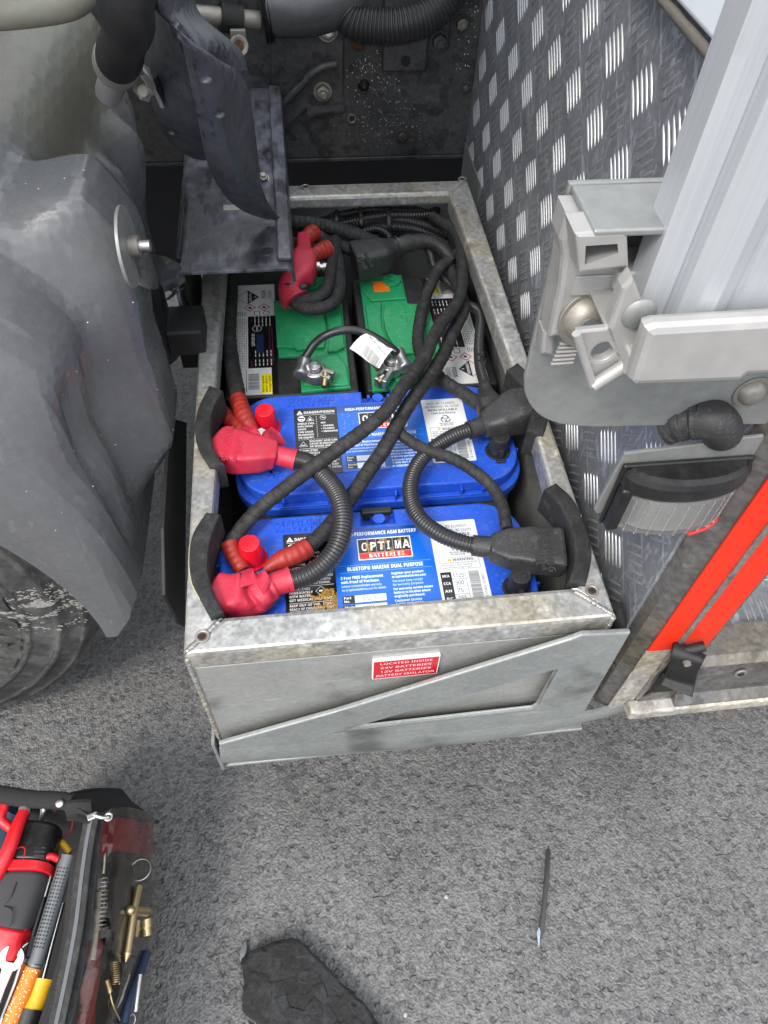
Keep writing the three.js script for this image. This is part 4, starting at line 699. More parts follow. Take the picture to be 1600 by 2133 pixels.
  const cl = part('wire_clamp', tube([k0, k1], (q) => 0.0202 + 0.0008 * Math.sin(q * 12), 12, 26), M.dullsteel, h);
  part('clamp_ear', [bar([-0.0201, 0.925, -0.3765], [-0.0292, 0.9, -0.4003], 0.003), bar([-0.018, 0.92, -0.3727], [-0.0194, 0.905, -0.3953], 0.0022)], M.steel, cl);
  const s = thing('pipe_bracket', 'small pale metal bracket with square nut and bolt beside the hose end', 'bracket');
  part('arm', sweep([[-0.0147, 0.882, -0.4455], [-0.0053, 0.88, -0.4521], [0.0007, 0.875, -0.4499], [0.0018, 0.862, -0.4585], [0.0037, 0.842, -0.4697]], 30, 16, (q, l, f) => { const c = Math.cos(f), d = Math.sin(f); return [Math.sign(c) * Math.pow(Math.abs(c), 0.4) * (0.0075 + 0.002 * q), Math.sign(d) * Math.pow(Math.abs(d), 0.4) * 0.0025]; }, { carry: true }), M.cast, s);
  part('rubber_strip', tube([[0.005, 0.874, -0.4482], [0.0065, 0.862, -0.4543], [0.0077, 0.85, -0.4617]], 0.0045, 12, 12), M.rubber, s);
  const nu = part('square_nut', box(-0.008, 0.008, 0, 0.010, -0.008, 0.008, 0.001).applyMatrix4(new THREE.Matrix4().makeRotationFromEuler(new THREE.Euler(0.3, 0.5, 0.9))).translate(...[0.0009, 0.868, -0.4329]), M.dullsteel, s);
  part('bolt_stud', tube([[0.003, 0.868, -0.4328], [-0.0029, 0.872, -0.4201]], (q, l) => 0.0052 + 0.0004 * Math.sin(l * 4200), 60, 16), M.dullsteel, s);
}

// ------------------------------------------------------------------ prints for the batteries
const tri = (c, x, y, s) => { c.beginPath(); c.moveTo(x, y - s); c.lineTo(x + s * 1.1, y + s * 0.8); c.lineTo(x - s * 1.1, y + s * 0.8); c.closePath(); };
function txt(c, s, x, y, size, w, font = 'bold') { c.font = `${font} ${size}px sans-serif`; const m = c.measureText(s).width; c.save(); c.translate(x, y); if (w) c.scale(w / m, 1); c.fillText(s, 0, 0); c.restore(); }
const flakes = (c, x0, y0, x1, y1, n, col, keep) => { c.fillStyle = col; for (let i = 0; i < n; i++) { const x = rr(x0, x1), y = rr(y0, y1); if (!keep(x, y)) continue; c.beginPath(); c.arc(x, y, rr(1.5, 5), 0, 7); c.fill(); } };
const dangerTex = (stain) => canvasTex(512, 1024, (c, w, h) => {
  c.fillStyle = '#0c0c0d'; c.fillRect(0, 0, w, h); c.fillStyle = '#ececec'; c.strokeStyle = '#ececec'; c.lineWidth = 4; c.textBaseline = 'alphabetic';
  tri(c, 70, 68, 34); c.fill(); c.fillStyle = '#0c0c0d'; txt(c, '!', 63, 90, 44); c.fillStyle = '#ececec'; txt(c, 'DANGER/POISON', 116, 90, 54, 372);
  c.beginPath(); c.moveTo(36, 112); c.lineTo(486, 112); c.stroke();
  c.beginPath(); c.arc(86, 170, 44, 0, 7); c.fill(); c.fillStyle = '#0c0c0d'; c.fillRect(52, 152, 68, 22); c.beginPath(); c.arc(86, 192, 14, 0, 3.14); c.fill(); c.fillStyle = '#ececec';
  tri(c, 188, 176, 40); c.stroke(); tri(c, 188, 184, 20); c.fill();
  c.beginPath(); c.arc(342, 164, 34, 0, 7); c.stroke(); c.beginPath(); c.moveTo(318, 140); c.lineTo(366, 188); c.stroke(); c.fillRect(328, 158, 34, 10);
  ['SHIELD EYES.', 'EXPLOSIVE', 'GASES', 'CAN CAUSE', 'BLINDNESS', 'OR INJURY.'].forEach((s, i) => txt(c, s, 36, 262 + i * 44, 40, [206, 180, 100, 178, 186, 188][i]));
  txt(c, 'NO', 310, 262, 38); ['• SPARKS', '• FLAMES', '• SMOKING'].forEach((s, i) => txt(c, s, 310, 310 + i * 44, 36));
  c.setLineDash([22, 12]); c.beginPath(); c.moveTo(262, 140); c.lineTo(262, 480); c.moveTo(36, 500); c.lineTo(486, 500); c.stroke(); c.setLineDash([]);
  tri(c, 90, 572, 42); c.stroke(); c.fillRect(62, 580, 52, 10); ['SULFURIC ACID CAN', 'CAUSE BLINDNESS', 'OR SEVERE BURNS.'].forEach((s, i) => txt(c, s, 160, 542 + i * 40, 37, [326, 300, 298][i]));
  c.beginPath(); c.moveTo(36, 640); c.lineTo(486, 640); c.stroke();
  ['FLUSH EYES', 'IMMEDIATELY', 'WITH WATER.'].forEach((s, i) => txt(c, s, 36, 684 + i * 40, 40, [214, 236, 224][i])); txt(c, 'GET MEDICAL HELP FAST.', 36, 806, 40, 440);
  c.save(); c.translate(356, 706); c.rotate(0.785); c.strokeRect(-38, -38, 76, 76); c.restore(); c.fillRect(336, 696, 40, 18);
  c.beginPath(); c.moveTo(36, 826); c.lineTo(486, 826); c.moveTo(372, 826); c.lineTo(372, 950); c.moveTo(36, 918); c.lineTo(372, 918); c.stroke();
  txt(c, 'KEEP OUT OF THE', 36, 866, 38, 300); txt(c, 'REACH OF CHILDREN.', 36, 906, 38, 326); txt(c, 'READ INSTRUCTIONS.', 36, 958, 38, 330); ['DO', 'NOT', 'OPEN.'].forEach((s, i) => txt(c, s, 396, 866 + i * 40, 38));
  if (stain) flakes(c, 0, 690, 512, 1024, 5200, '#a98436', (x, y) => fbm(x * 0.018, y * 0.018, 0, 4, 141) + 0.0016 * (x - 250) + 0.0007 * (y - 850) > 0.62);
});
const productTex = (stain) => canvasTex(1024, 1024, (c, w, h) => {
  const g = c.createLinearGradient(0, 0, 0, 120); g.addColorStop(0, '#0a3f86'); g.addColorStop(1, '#0d58bd'); c.fillStyle = '#0e62cc'; c.fillRect(0, 0, w, h); c.fillStyle = g; c.fillRect(0, 0, w, 120);
  c.fillStyle = '#eef3fa'; txt(c, 'HIGH-PERFORMANCE AGM BATTERY', 96, 88, 62, 790);
  c.save(); c.translate(250, 130); c.fillStyle = '#f1f1f1'; c.fillRect(0, 0, 560, 262); c.fillStyle = '#0b0b0b'; c.fillRect(10, 10, 540, 166); c.fillStyle = '#d2231d'; c.fillRect(10, 178, 540, 74);
  c.fillStyle = '#f4f4f4'; [...'OPTIMA'].forEach((s, i) => { c.save(); c.translate(34 + i * 87, 150); c.transform(1, 0, -0.06, 1, 0, 0); c.font = 'bold 150px sans-serif'; const m = c.measureText(s).width; c.scale((s === 'I' ? 34 : 74) / m, 0.95); c.fillText(s, s === 'I' ? 14 : 0, 0); c.restore(); if (i) { c.fillStyle = '#c9c9c9'; c.fillRect(20 + i * 87, 10, 3, 166); c.fillStyle = '#f4f4f4'; } });
  c.font = 'bold 62px sans-serif'; [...'BATTERIES'].forEach((s, i) => c.fillText(s, 108 + i * 42, 236));
  if (stain) flakes(c, 12, 12, 548, 250, 2600, '#a8803a', (x, y) => fbm(x * 0.02, y * 0.02, 0, 4, 151) > 0.60);
  c.restore(); c.fillStyle = '#1b2f60'; txt(c, '®', 826, 160, 34);
  c.strokeStyle = '#7fb2ee'; c.lineWidth = 4; c.beginPath(); c.moveTo(40, 446); c.lineTo(985, 446); c.moveTo(40, 530); c.lineTo(985, 530); c.stroke();
  c.fillStyle = '#eef3fa'; txt(c, 'BLUETOP® MARINE DUAL PURPOSE', 120, 510, 62, 780);
  txt(c, '2-Year FREE Replacement', 46, 606, 46, 430); txt(c, 'with Proof of Purchase.', 46, 656, 46, 390); txt(c, 'Limited nontransferable warranty.', 46, 700, 36, 410, ''); txt(c, 'Go to optimabatteries.com for details.', 46, 742, 36, 450, '');
  ['Register your product', 'at optimabatteries.com', 'You must keep receipt', 'for warranty purposes', 'For warranty service return', 'battery to location where', 'originally purchased.', 'Customer Service', '1-888-867-8462', 'or optimabatteries.com'].forEach((s, i) => { c.globalAlpha = i === 2 || i === 3 ? 0.75 : 1; txt(c, s, 560, 590 + i * 42 + (i > 1 ? 8 : 0) + (i > 3 ? 8 : 0) + (i > 6 ? 8 : 0), 40, [330, 350, 310, 310, 400, 370, 310, 270, 280, 350][i]); }); c.globalAlpha = 1;
  [['Part', '8052-161', 812], ['Model', 'D31M', 916]].forEach(([a, b, y]) => { c.fillStyle = '#0b0b0b'; c.fillRect(46, y - 14, 120, 88); c.fillStyle = '#eee'; txt(c, a, 58, y + 22, 38); txt(c, 'No.', 58, y + 60, 38); c.fillStyle = '#e6ebf2'; c.fillRect(168, y - 14, 312, 80); c.fillStyle = '#23272c'; if (stain) txt(c, b, 240, y + 50, 62, b.length > 5 ? 170 : 110, ''); });
  if (!stain) { c.fillStyle = '#cfe0f4'; txt(c, 'U.S. 6,091,273; 6,203,137; D486,470', 190, 1004, 30, 560, ''); flakes(c, 40, 120, 240, 420, 26, '#cfc6a0', () => true); }
});
function bars(c, x, y, w, h, n, vertical) { let q = 0; for (let i = 0; i < n; i++) { const a = rr(0.35, 1) * (vertical ? h : w) / n; if (vertical) c.fillRect(x, y + q, w, a * 0.62); else c.fillRect(x + q, y, a * 0.62, h); q += (vertical ? h : w) / n; } }
const specTex = canvasTex(512, 1024, (c, w, h) => {
  c.fillStyle = '#dfe2e4'; c.fillRect(0, 0, w, h); c.fillStyle = '#24262a'; c.strokeStyle = '#24262a'; c.lineWidth = 3;
  txt(c, 'DIST. BY CLARIOS', 62, 92, 50, 350, ''); txt(c, 'MILWAUKEE, WI 53209', 32, 146, 50, 420, ''); txt(c, 'NON-SPILLABLE', 62, 204, 52, 366); txt(c, 'Lead Acid Battery', 96, 254, 44, 300);
  c.lineWidth = 11; for (let i = 0; i < 3; i++) { c.save(); c.translate(256, 340); c.rotate(i * 2.094); c.beginPath(); c.moveTo(-26, -54); c.lineTo(20, -54); c.lineTo(40, -16); c.stroke(); c.beginPath(); c.moveTo(56, -28); c.lineTo(30, 2); c.lineTo(18, -30); c.closePath(); c.fill(); c.restore(); } c.lineWidth = 3; txt(c, 'Pb', 236, 356, 36);
  txt(c, 'BATTERY MUST', 170, 424, 27, 180); txt(c, 'BE RECYCLED', 180, 450, 27, 156);
  c.strokeRect(44, 474, 420, 146); tri(c, 152, 500, 22); c.fillStyle = '#e2b21c'; c.fill(); c.fillStyle = '#24262a'; txt(c, 'WARNING:', 186, 522, 48, 234); ['Cancer and Reproductive Harm.', 'Wash hands after handling.', 'www.P65Warnings.ca.gov'].forEach((s, i) => txt(c, s, 62, 552 + i * 28, 29, [384, 330, 316][i], ''));
  [['MCA', '1125'], ['CCA', '900'], ['AH', '75'], ['RC', '155']].forEach(([a, b], i) => { const y = 650 + i * 90; c.fillStyle = '#222427'; c.fillRect(28, y, 112, 90); c.fillStyle = '#eee'; txt(c, a, 44, y + 62, 44, 76); c.fillStyle = '#222427'; c.strokeRect(140, y, 150, 90); txt(c, b, i ? 168 : 150, y + 70, 70, i === 2 ? 72 : i === 1 ? 92 : i ? 92 : 128, ''); });
  bars(c, 322, 655, 110, 330, 56, true); c.save(); c.translate(446, 980); c.rotate(-1.5708); txt(c, '8 11405 SOM61 1', 0, 34, 38, 320, ''); c.restore();
});
const sideTex = canvasTex(384, 1536, (c, w, h) => {   // top label of the black batteries; reads from below upwards
  c.fillStyle = '#d3d4d3'; c.fillRect(0, 0, w, 500); c.fillRect(0, 500, 130, 700); c.fillRect(0, 1190, 330, 346); c.fillStyle = '#131315'; c.fillRect(130, 480, 254, 720); c.fillRect(330, 1200, 54, 336);
  c.save(); c.rotate(-Math.PI / 2);   // now x runs up the label (negative), y across it
  c.fillStyle = '#1a1a1c'; c.strokeStyle = '#1a1a1c';
  txt(c, 'MPDLD23L', -1480, 60, 58, 300); 
  const dia = (x, y, s, red) => { c.save(); c.translate(x, y); c.rotate(0.785); c.lineWidth = red ? 9 : 5; c.strokeStyle = red ? '#b02020' : '#1a1a1c'; c.strokeRect(-s / 2, -s / 2, s, s); if (!red) { c.beginPath(); c.rect(-s / 2, -s / 2, s, s); c.clip(); c.rotate(-0.785); c.fillRect(-s, 0, s * 2, s); } else { c.beginPath(); c.arc(0, 0, s * 0.2, 0, 7); c.fill(); c.fillRect(-s * 0.1, 0, s * 0.2, s * 0.3); } c.restore(); };
  dia(-190, 130, 150, false); c.fillStyle = '#e8e8e8'; txt(c, 'CORROSIVE', -262, 168, 34, 140); txt(c, '8', -198, 212, 30); c.fillStyle = '#1a1a1c';
  dia(-350, 150, 72, true); dia(-350, 280, 72, true); txt(c, 'POISON', -220, 300, 54, 130); for (let i = 0; i < 3; i++) c.fillRect(-220, 320 + i * 14, 120, 4);
  c.lineWidth = 6; c.strokeRect(-466, 190, 60, 50); c.beginPath(); c.arc(-436, 300, 26, 0, 7); c.stroke(); for (let i = 0; i < 6; i++) c.fillRect(-470, 30 + i * 16, 60, 5);
  for (let i = 0; i < 7; i++) for (let x = -1180; x < -520; x += 34) { c.globalAlpha = 0.65; c.fillRect(x, 16 + i * 16, rr(12, 30), 6); } c.globalAlpha = 1;
  c.fillStyle = '#c8c8ca'; for (const x of [-1180, -1060, -640, -560]) for (let i = 0; i < 5; i++) { c.fillRect(x + 10, 190 + i * 34, 36, 9); c.fillRect(x + 56, 190 + i * 34, 36, 9); }
  c.fillStyle = '#7c2a4e'; for (let i = 0; i < 2; i++) for (let x = -1150; x < -640; x += 34) c.fillRect(x, 318 + i * 24, rr(14, 30), 8); c.fillRect(-1190, 156, 90, 8); c.fillRect(-560, 160, 60, 8);
  c.fillStyle = '#d9d9db'; txt(c, 'SUPPLIED BY:', -905, 190, 40, 180); c.fillStyle = '#262f55'; c.fillRect(-1000, 205, 260, 62); c.strokeStyle = '#a9a9ad'; c.lineWidth = 8; c.beginPath(); c.arc(-660, 212, 40, 0, 7); c.stroke(); c.fillStyle = '#a9a9ad'; c.fillRect(-690, 204, 60, 16);
  c.fillStyle = '#1a1a1c'; bars(c, -1470, 130, 200, 92, 34, false); c.fillRect(-1500, 112, 290, 4);
  c.fillStyle = '#e9d91e'; c.fillRect(-1520, 236, 240, 94); c.fillStyle = '#3c3a14'; ['Have it replaced', 'when label is', 'no longer legible'].forEach((s, i) => txt(c, s, -1508, 264 + i * 28, 28, 206));
  c.restore();
});
// ------------------------------------------------------------------ the two blue marine batteries
const topPlane = (x0, x1, z0, z1, y) => new THREE.PlaneGeometry(x1 - x0, z1 - z0).rotateX(-Math.PI / 2).translate((x0 + x1) / 2, y, (z0 + z1) / 2);
function labelSlab(name, x0, x1, z0, z1, y, tex, parent) {     // a thin sticker with a printed face, corners a little rounded
  const g = slabXZ(roundRect(x0, x1, z0, z1, 0.002, 4), y - 0.0004, y + 0.00022, 0), p = g.attributes.position, u = g.attributes.uv;
  for (let i = 0; i < p.count; i++) u.setXY(i, (p.getX(i) - x0) / (x1 - x0), 1 - (p.getZ(i) - z0) / (z1 - z0));
  return part(name, g, printed(tex), parent, true);
}
mk('case', [0.34, 0.35, 0.36], { map: again(T.grime, 0.2), roughness: 0.6 });
function blueBattery(stain) {
  const b = thing('marine_battery', '', 'battery', 'blue marine batteries in the box');
  const x0 = 0.037, x1 = 0.377, z0 = -0.378, z1 = -0.205, y = 0.530;
  part('case', slabXZ(roundRect(x0 + 0.006, x1 - 0.006, z0 + 0.006, z1 - 0.006, 0.046, 10), 0.3005, 0.498, 0.003), M.case, b);
  part('lid_flange', slabXZ(roundRect(x0, x1, z0 + 0.002, z1 - 0.0005, 0.050, 12), 0.4985, 0.5125, 0.002), M.blue, b);
  const rect = roundRect(x0 + 0.006, x1 - 0.006, z0 + 0.0075, z1 - 0.0075, 0.046, 12);
  // notch for the vent plug in the rear edge: splice into the far straight side
  const k = rect.findIndex((p, i) => i > 0 && rect[i - 1][0] < 0.12 && p[0] > 0.28 && p[1] < -0.35);
  const nz = z0 + 0.0075, nn = [[0.1955, nz], [0.1955, nz + 0.0185], [0.2325, nz + 0.0185], [0.2325, nz]];
  const outline = k > 0 ? [...rect.slice(0, k), ...nn, ...rect.slice(k)] : rect;
  part('lid', slabXZ(outline, 0.5130, y, 0.0022), M.blue, b);
  part('vent_plug', cyl(0.0072, 0.0068, 0.0150, 20).translate(0.2155, 0.5128, nz + 0.0100), M.blue, b);
  const ribs = []; for (let i = 0; i < 10; i++) { const x = lerp(x0 + 0.055, x1 - 0.055, i / 9); if (i % 3 !== 1) ribs.push(box(x - 0.0012, x + 0.0012, 0.5122, 0.5240, z1 - 0.0090, z1 - 0.0012, 0.0006)); ribs.push(box(x + 0.009, x + 0.013, 0.5122, 0.5185, z0 + 0.0025, z0 + 0.0082, 0.0006)); }
  ribs.push(box(x0 + 0.05, x0 + 0.145, 0.5122, 0.5150, z1 - 0.0030, z1 - 0.0010, 0.0006), box(x1 - 0.14, x1 - 0.05, 0.5122, 0.5150, z1 - 0.0030, z1 - 0.0010, 0.0006));
  for (const s of [-1, 1]) for (let i = 0; i < 3; i++) { const zz = lerp(z0 + 0.06, z1 - 0.06, i / 2), xx = s < 0 ? x0 + 0.001 : x1 - 0.0085; ribs.push(box(xx, xx + 0.0075, 0.5122, 0.5230, zz - 0.0012, zz + 0.0012, 0.0006)); }
  part('lid_ribs', ribs, M.blue, b);
  const flat = (t, s, cx, cz, d) => words(t, s, d).rotateX(-Math.PI / 2).translate(cx, y - 0.0001, cz);
  const L = []; [...'OPTIMA'].forEach((ch, i) => { const cx = 0.106 + i * 0.0098; L.push(flat(ch, 0.0072, cx, -0.3598, 0.0015)); L.push(box(cx + 0.0046, cx + 0.0050, y - 0.0005, y + 0.0014, -0.3640, -0.3555, 0.0002)); });
  [...'BATTERIES'].forEach((ch, i) => L.push(flat(ch, 0.0040, 0.1035 + i * 0.0061, -0.3515, 0.0013))); L.push(box(0.101, 0.156, y - 0.0005, y + 0.0005, -0.3548, -0.3543, 0.0002));
  part('raised_lettering', L, M.blue, b);
  part('plus_mark', [box(0.070, 0.090, y - 0.001, y + 0.0018, -0.2485, -0.2440, 0.0006), box(0.0778, 0.0822, y - 0.001, y + 0.0018, -0.2562, -0.2363, 0.0006)], M.blue, b);
  labelSlab('danger_label', 0.1095, 0.1620, -0.3455, -0.2390, y + 0.0004, dangerTex(stain), b);
  labelSlab('product_label', 0.1622, 0.2680, -0.3460, -0.2395, y + 0.0004, productTex(stain), b);
  labelSlab('spec_label', 0.2682, 0.3200, -0.3480, -0.2440, y + 0.0005, specTex, b);
  // post caps
  const rc = part('red_post_cap', lathe([[0, 0.0300], [0.0098, 0.0300], [0.0112, 0.0290], [0.0128, 0.0040], [0.0165, 0.0024], [0.0170, 0.0004], [0.0, 0.0004]], 32).translate(0.0765, y, -0.3180), M.redcap, b);
  part('cap_cross', [box(-0.0055, 0.0055, 0.0295, 0.0306, -0.0007, 0.0007, 0.0003), box(-0.0007, 0.0007, 0.0295, 0.0306, -0.0055, 0.0055, 0.0003)].map((g) => g.rotateY(0.4).translate(0.0765, y, -0.3180)), M.redcap, rc);
  part('cap_seam', box(-0.0004, 0.0004, 0.002, 0.028, 0.0108, 0.0128, 0.0002).rotateY(0.9).translate(0.0765, y, -0.3180), M.redcap, rc);
  const bc = part('black_post_cap', [lathe([[0, 0.0270], [0.0098, 0.0270], [0.0108, 0.0262], [0.0116, 0.002], [0.0116, 0.0003]], 30).translate(0.3475, y, -0.2560), washer(0.0150, 0.0100, 0.0016).translate(0.3475, y, -0.2560)], M.black, b);
  part('cap_lever', [box(-0.0028, 0.0028, 0.001, 0.016, 0.0105, 0.0148, 0.0008).translate(0.3475, y, -0.2560), box(-0.0055, 0.0055, 0.0005, 0.0035, 0.0138, 0.0195, 0.001).translate(0.3475, y, -0.2560)], M.black, bc);
  return b;
}
{
  const rear = blueBattery(false); rear.userData.label = 'rear blue marine battery, next to the green-topped ones, with a clean black danger label';
  const front = blueBattery(true); front.userData.label = 'front blue marine battery against the rim, with gold stains on its labels';
  part('notch_plug', [box(0.1965, 0.2310, 0.5225, 0.5310, -0.3745, -0.3665, 0.002), box(0.199, 0.206, 0.513, 0.523, -0.373, -0.369, 0.001)], M.black, front);
  front.userData.shift = [-0.0195, 0, 0.1885];
}
// ------------------------------------------------------------------ the two black batteries with green tops
function greenBattery() {
  const b = thing('green_top_battery', 'green-topped black battery beside the left rail, mostly uncovered side label', 'battery', 'black batteries with green tops');
  const x0 = 0.022, x1 = 0.196, z0 = -0.634, z1 = -0.396;
  part('case', box(x0, x1, 0.3005, 0.505, z0, z1, 0.003), M.black, b);
  const P = (a) => xz(a);
  part('green_base', slabXZ(P([[0.1276, 0.511, -0.6233], [0.141, 0.511, -0.6364], [0.1906, 0.511, -0.64], [0.1877, 0.511, -0.5773], [0.1851, 0.511, -0.3992], [0.1206, 0.511, -0.3955], [0.1202, 0.511, -0.4648], [0.0932, 0.511, -0.4669], [0.09, 0.511, -0.5865], [0.1258, 0.511, -0.5851]]), 0.5052, 0.511, 0.0016), M.green, b);
  part('green_cover', slabXZ(P([[0.0909, 0.516, -0.5777], [0.1545, 0.516, -0.5764], ...spline([[0.1534, 0.516, -0.5591], [0.1598, 0.516, -0.5321], [0.1604, 0.516, -0.5022], [0.1559, 0.516, -0.4747]], 10).map((p) => [p.x, p.y, p.z]), [0.1189, 0.516, -0.4717], [0.114, 0.516, -0.4779], [0.0921, 0.516, -0.4806]]), 0.5112, 0.5168, 0.0014), M.green, b);
  part('green_side_cover', slabXZ(P([[0.1589, 0.516, -0.5587], [0.184, 0.516, -0.5656], [0.1831, 0.516, -0.4726], [0.1721, 0.516, -0.4656], [0.1593, 0.516, -0.4666], ...spline([[0.1616, 0.516, -0.4811], [0.1639, 0.516, -0.504], [0.1632, 0.516, -0.5329], [0.1589, 0.516, -0.5587]], 8).map((p) => [p.x, p.y, p.z])]), 0.5112, 0.5163, 0.0014), M.green, b);
  part('green_step', slabXZ(P([[0.1226, 0.515, -0.4572], [0.1729, 0.515, -0.459], [0.1827, 0.515, -0.4373], [0.1833, 0.515, -0.4005], [0.1409, 0.515, -0.4003], [0.1238, 0.515, -0.4053]]), 0.5111, 0.5145, 0.0016), M.green, b);
  const bs = [0.1388, 0.515, -0.4176], ft = [0.1438, 0.515, -0.619];
  part('post_boss', washer(0.0135, 0.002, 0.0045).translate(bs[0], 0.5145, bs[2]), M.green, b); part('post_boss', washer(0.0165, 0.002, 0.0045).translate(ft[0], 0.5111, ft[2]), M.green, b);
  for (const p of [[0.1496, 0.5172, -0.4975], [0.1751, 0.5168, -0.5206]]) part('vent_screw', washer(0.0024, 0.0004, 0.0008).translate(p[0], 0.5167, p[2]), M.green, b);
  const W = []; [...'MAINTENANCE FREE'].forEach((ch, i) => ch !== ' ' && W.push(words(ch, 0.0045, 0.0005).rotateX(-Math.PI / 2).rotateY(Math.PI / 2).translate(0.128 + (i > 11 ? 0.007 : 0), 0.5167, -0.478 - (i > 11 ? i - 12 + 4 : i) * 0.0042)));
  part('raised_lettering', W, M.green, b);
  labelSlab('top_label', 0.0325, 0.0915, -0.6310, -0.4000, 0.5055, sideTex, b);
  return b;
}
{
  const l = greenBattery(), xc = 0.2015, zc = -0.515;
  const r = l.clone(); r.name = numbered('green_top_battery'); r.userData = { ...l.userData, label: 'green-topped black battery with an orange sticker, beside the right rail' }; scene.add(r);
  r.rotation.y = Math.PI; r.position.set(2 * xc, 0, 2 * zc);
  const o = [0.2458, 0.5118, -0.6036]; r.updateMatrixWorld();
  const s = part('orange_sticker', box(-0.0115, 0.0115, 0, 0.0006, -0.0125, 0.0125, 0.0002), M.orange, r); s.position.copy(r.worldToLocal(new THREE.Vector3(o[0] + 0.002, 0.5148, o[2] + 0.002)));
  r.userData.keep = true;
}
// ------------------------------------------------------------------ jumper lead with its clamps and tag
{
  const t = thing('jumper_lead', 'short smooth black lead with two silver clamps and a barcode tag joining the green-topped batteries', 'jumper lead');
  part('lead', tube([[0.1247, 0.535, -0.4268], [0.1315, 0.542, -0.4312], [0.1417, 0.552, -0.4392], [0.1563, 0.562, -0.4421], [0.1775, 0.568, -0.4436], [0.202, 0.566, -0.4423], [0.2247, 0.558, -0.4333], [0.2442, 0.546, -0.4253], [0.2494, 0.54, -0.4244]], 0.0054, 90, 20), M.conduit, t);
  const clamp = (c, barrelA, barrelB, boltA, boltB, tip) => {
    const ring = part('clamp_ring', lathe([[0.0092, 0], [0.0152, 0.0004], [0.0158, 0.0016], [0.0156, 0.0125], [0.0146, 0.0142], [0.0100, 0.0150], [0.0096, 0.0142]], 36).translate(c[0], 0.5185, c[2]), M.lead, t);
    part('battery_post', lathe([[0, 0.0215], [0.0070, 0.0212], [0.0082, 0.0200], [0.0090, 0.003], [0.0094, 0]], 30).translate(c[0], 0.5180, c[2]), M.lead, ring);
    part('post_mark', [washer(0.0056, 0.0050, 0.0005).translate(c[0], 0.5393, c[2]), box(c[0] - 0.0025, c[0] + 0.0025, 0.5393, 0.5398, c[2] - 0.0006, c[2] + 0.0006, 0.0001)], M.lead, ring);
    part('barrel', [tube([barrelA, barrelB], (q, s) => 0.0086 + 0.0006 * Math.sin(s * 300), 24, 24), aim(lathe([[0, 0.0012], [0.006, 0.0010], [0.0088, 0.0002], [0.0096, -0.0022], [0.009, -0.004]], 24), barrelB, V(barrelB).sub(V(barrelA)).toArray())], M.lead, t);
    const d = V(boltA).sub(V(c)); d.y = 0; const yaw = Math.atan2(-d.z, d.x), side = new THREE.Vector3(-d.z, 0, d.x).normalize();
    for (const s of [-1, 1]) part('clamp_jaw', box(0.010, d.length() + 0.010, 0.001, 0.0150, s * 0.0052 - 0.0030, s * 0.0052 + 0.0030, 0.0012).rotateY(yaw).translate(c[0], 0.5190, c[2]), M.lead, t);
    part('clamp_bridge', bar(c, V(barrelA).lerp(V(barrelB), 0.55).toArray(), 0.0072), M.lead, t);
    const bo = part('clamp_bolt', [aim(hexNut(0.0072, 0.0062), boltA, V(boltB).sub(V(boltA)).toArray())], tip ? M.chrome : M.brass, t);
    part('bolt_thread', tube([boltA, boltB], (q, s) => 0.0041 + 0.00035 * Math.sin(s * 5200), 90, 14), M.brass, bo);
    if (tip) part('bolt_tail', tube(tip, (q, s) => 0.0046 + 0.0004 * Math.sin(s * 4200), 90, 14), M.brass, bo);
  };
  clamp([0.1398, 0.53, -0.413], [0.1286, 0.534, -0.4313], [0.121, 0.532, -0.4033], [0.1529, 0.53, -0.4047], [0.1502, 0.526, -0.3862]);
  clamp([0.2396, 0.53, -0.418], [0.2492, 0.538, -0.4323], [0.2564, 0.534, -0.403], [0.2261, 0.53, -0.3936], [0.219, 0.528, -0.3856], [[0.2223, 0.534, -0.4057], [0.2123, 0.538, -0.424]]);
  const tagTex = canvasTex(512, 512, (c, w, h) => { c.fillStyle = '#e4e5e4'; c.fillRect(0, 0, w, h); c.fillStyle = '#2a2a2a'; bars(c, 90, 190, 340, 190, 30, false); txt(c, '9 311021 047712', 80, 430, 40, 350, ''); txt(c, 'BATTERY LEAD 30CM', 60, 90, 44, 380); });
  const tl = V([0.213, 0.572, -0.436]), tr = V([0.2439, 0.566, -0.4104]), bl = V([0.1856, 0.55, -0.4252]), br = V([0.221, 0.54, -0.3956]);
  const g = shell((u, v) => { const p = tl.clone().lerp(tr, u).lerp(bl.clone().lerp(br, u), v); p.y += 0.006 * Math.sin(v * 2.6) - 0.010 * Math.pow(1 - v, 8) + 0.001 * Math.sin(u * 7); return p.toArray(); }, 20, 24, -0.0003);
  { const p = g.attributes.position, u = new Float32Array(p.count * 2), o = new THREE.Vector3(), e1 = tr.clone().sub(tl), e2 = bl.clone().sub(tl); for (let i = 0; i < p.count; i++) { o.fromBufferAttribute(p, i).sub(tl); u[i * 2] = o.dot(e1) / e1.lengthSq(); u[i * 2 + 1] = 1 - o.dot(e2) / e2.lengthSq(); } g.setAttribute('uv', new THREE.BufferAttribute(u, 2)); }
  part('barcode_tag', g, printed(tagTex, { roughness: 0.5, clearcoat: 0 }), t, true);
}

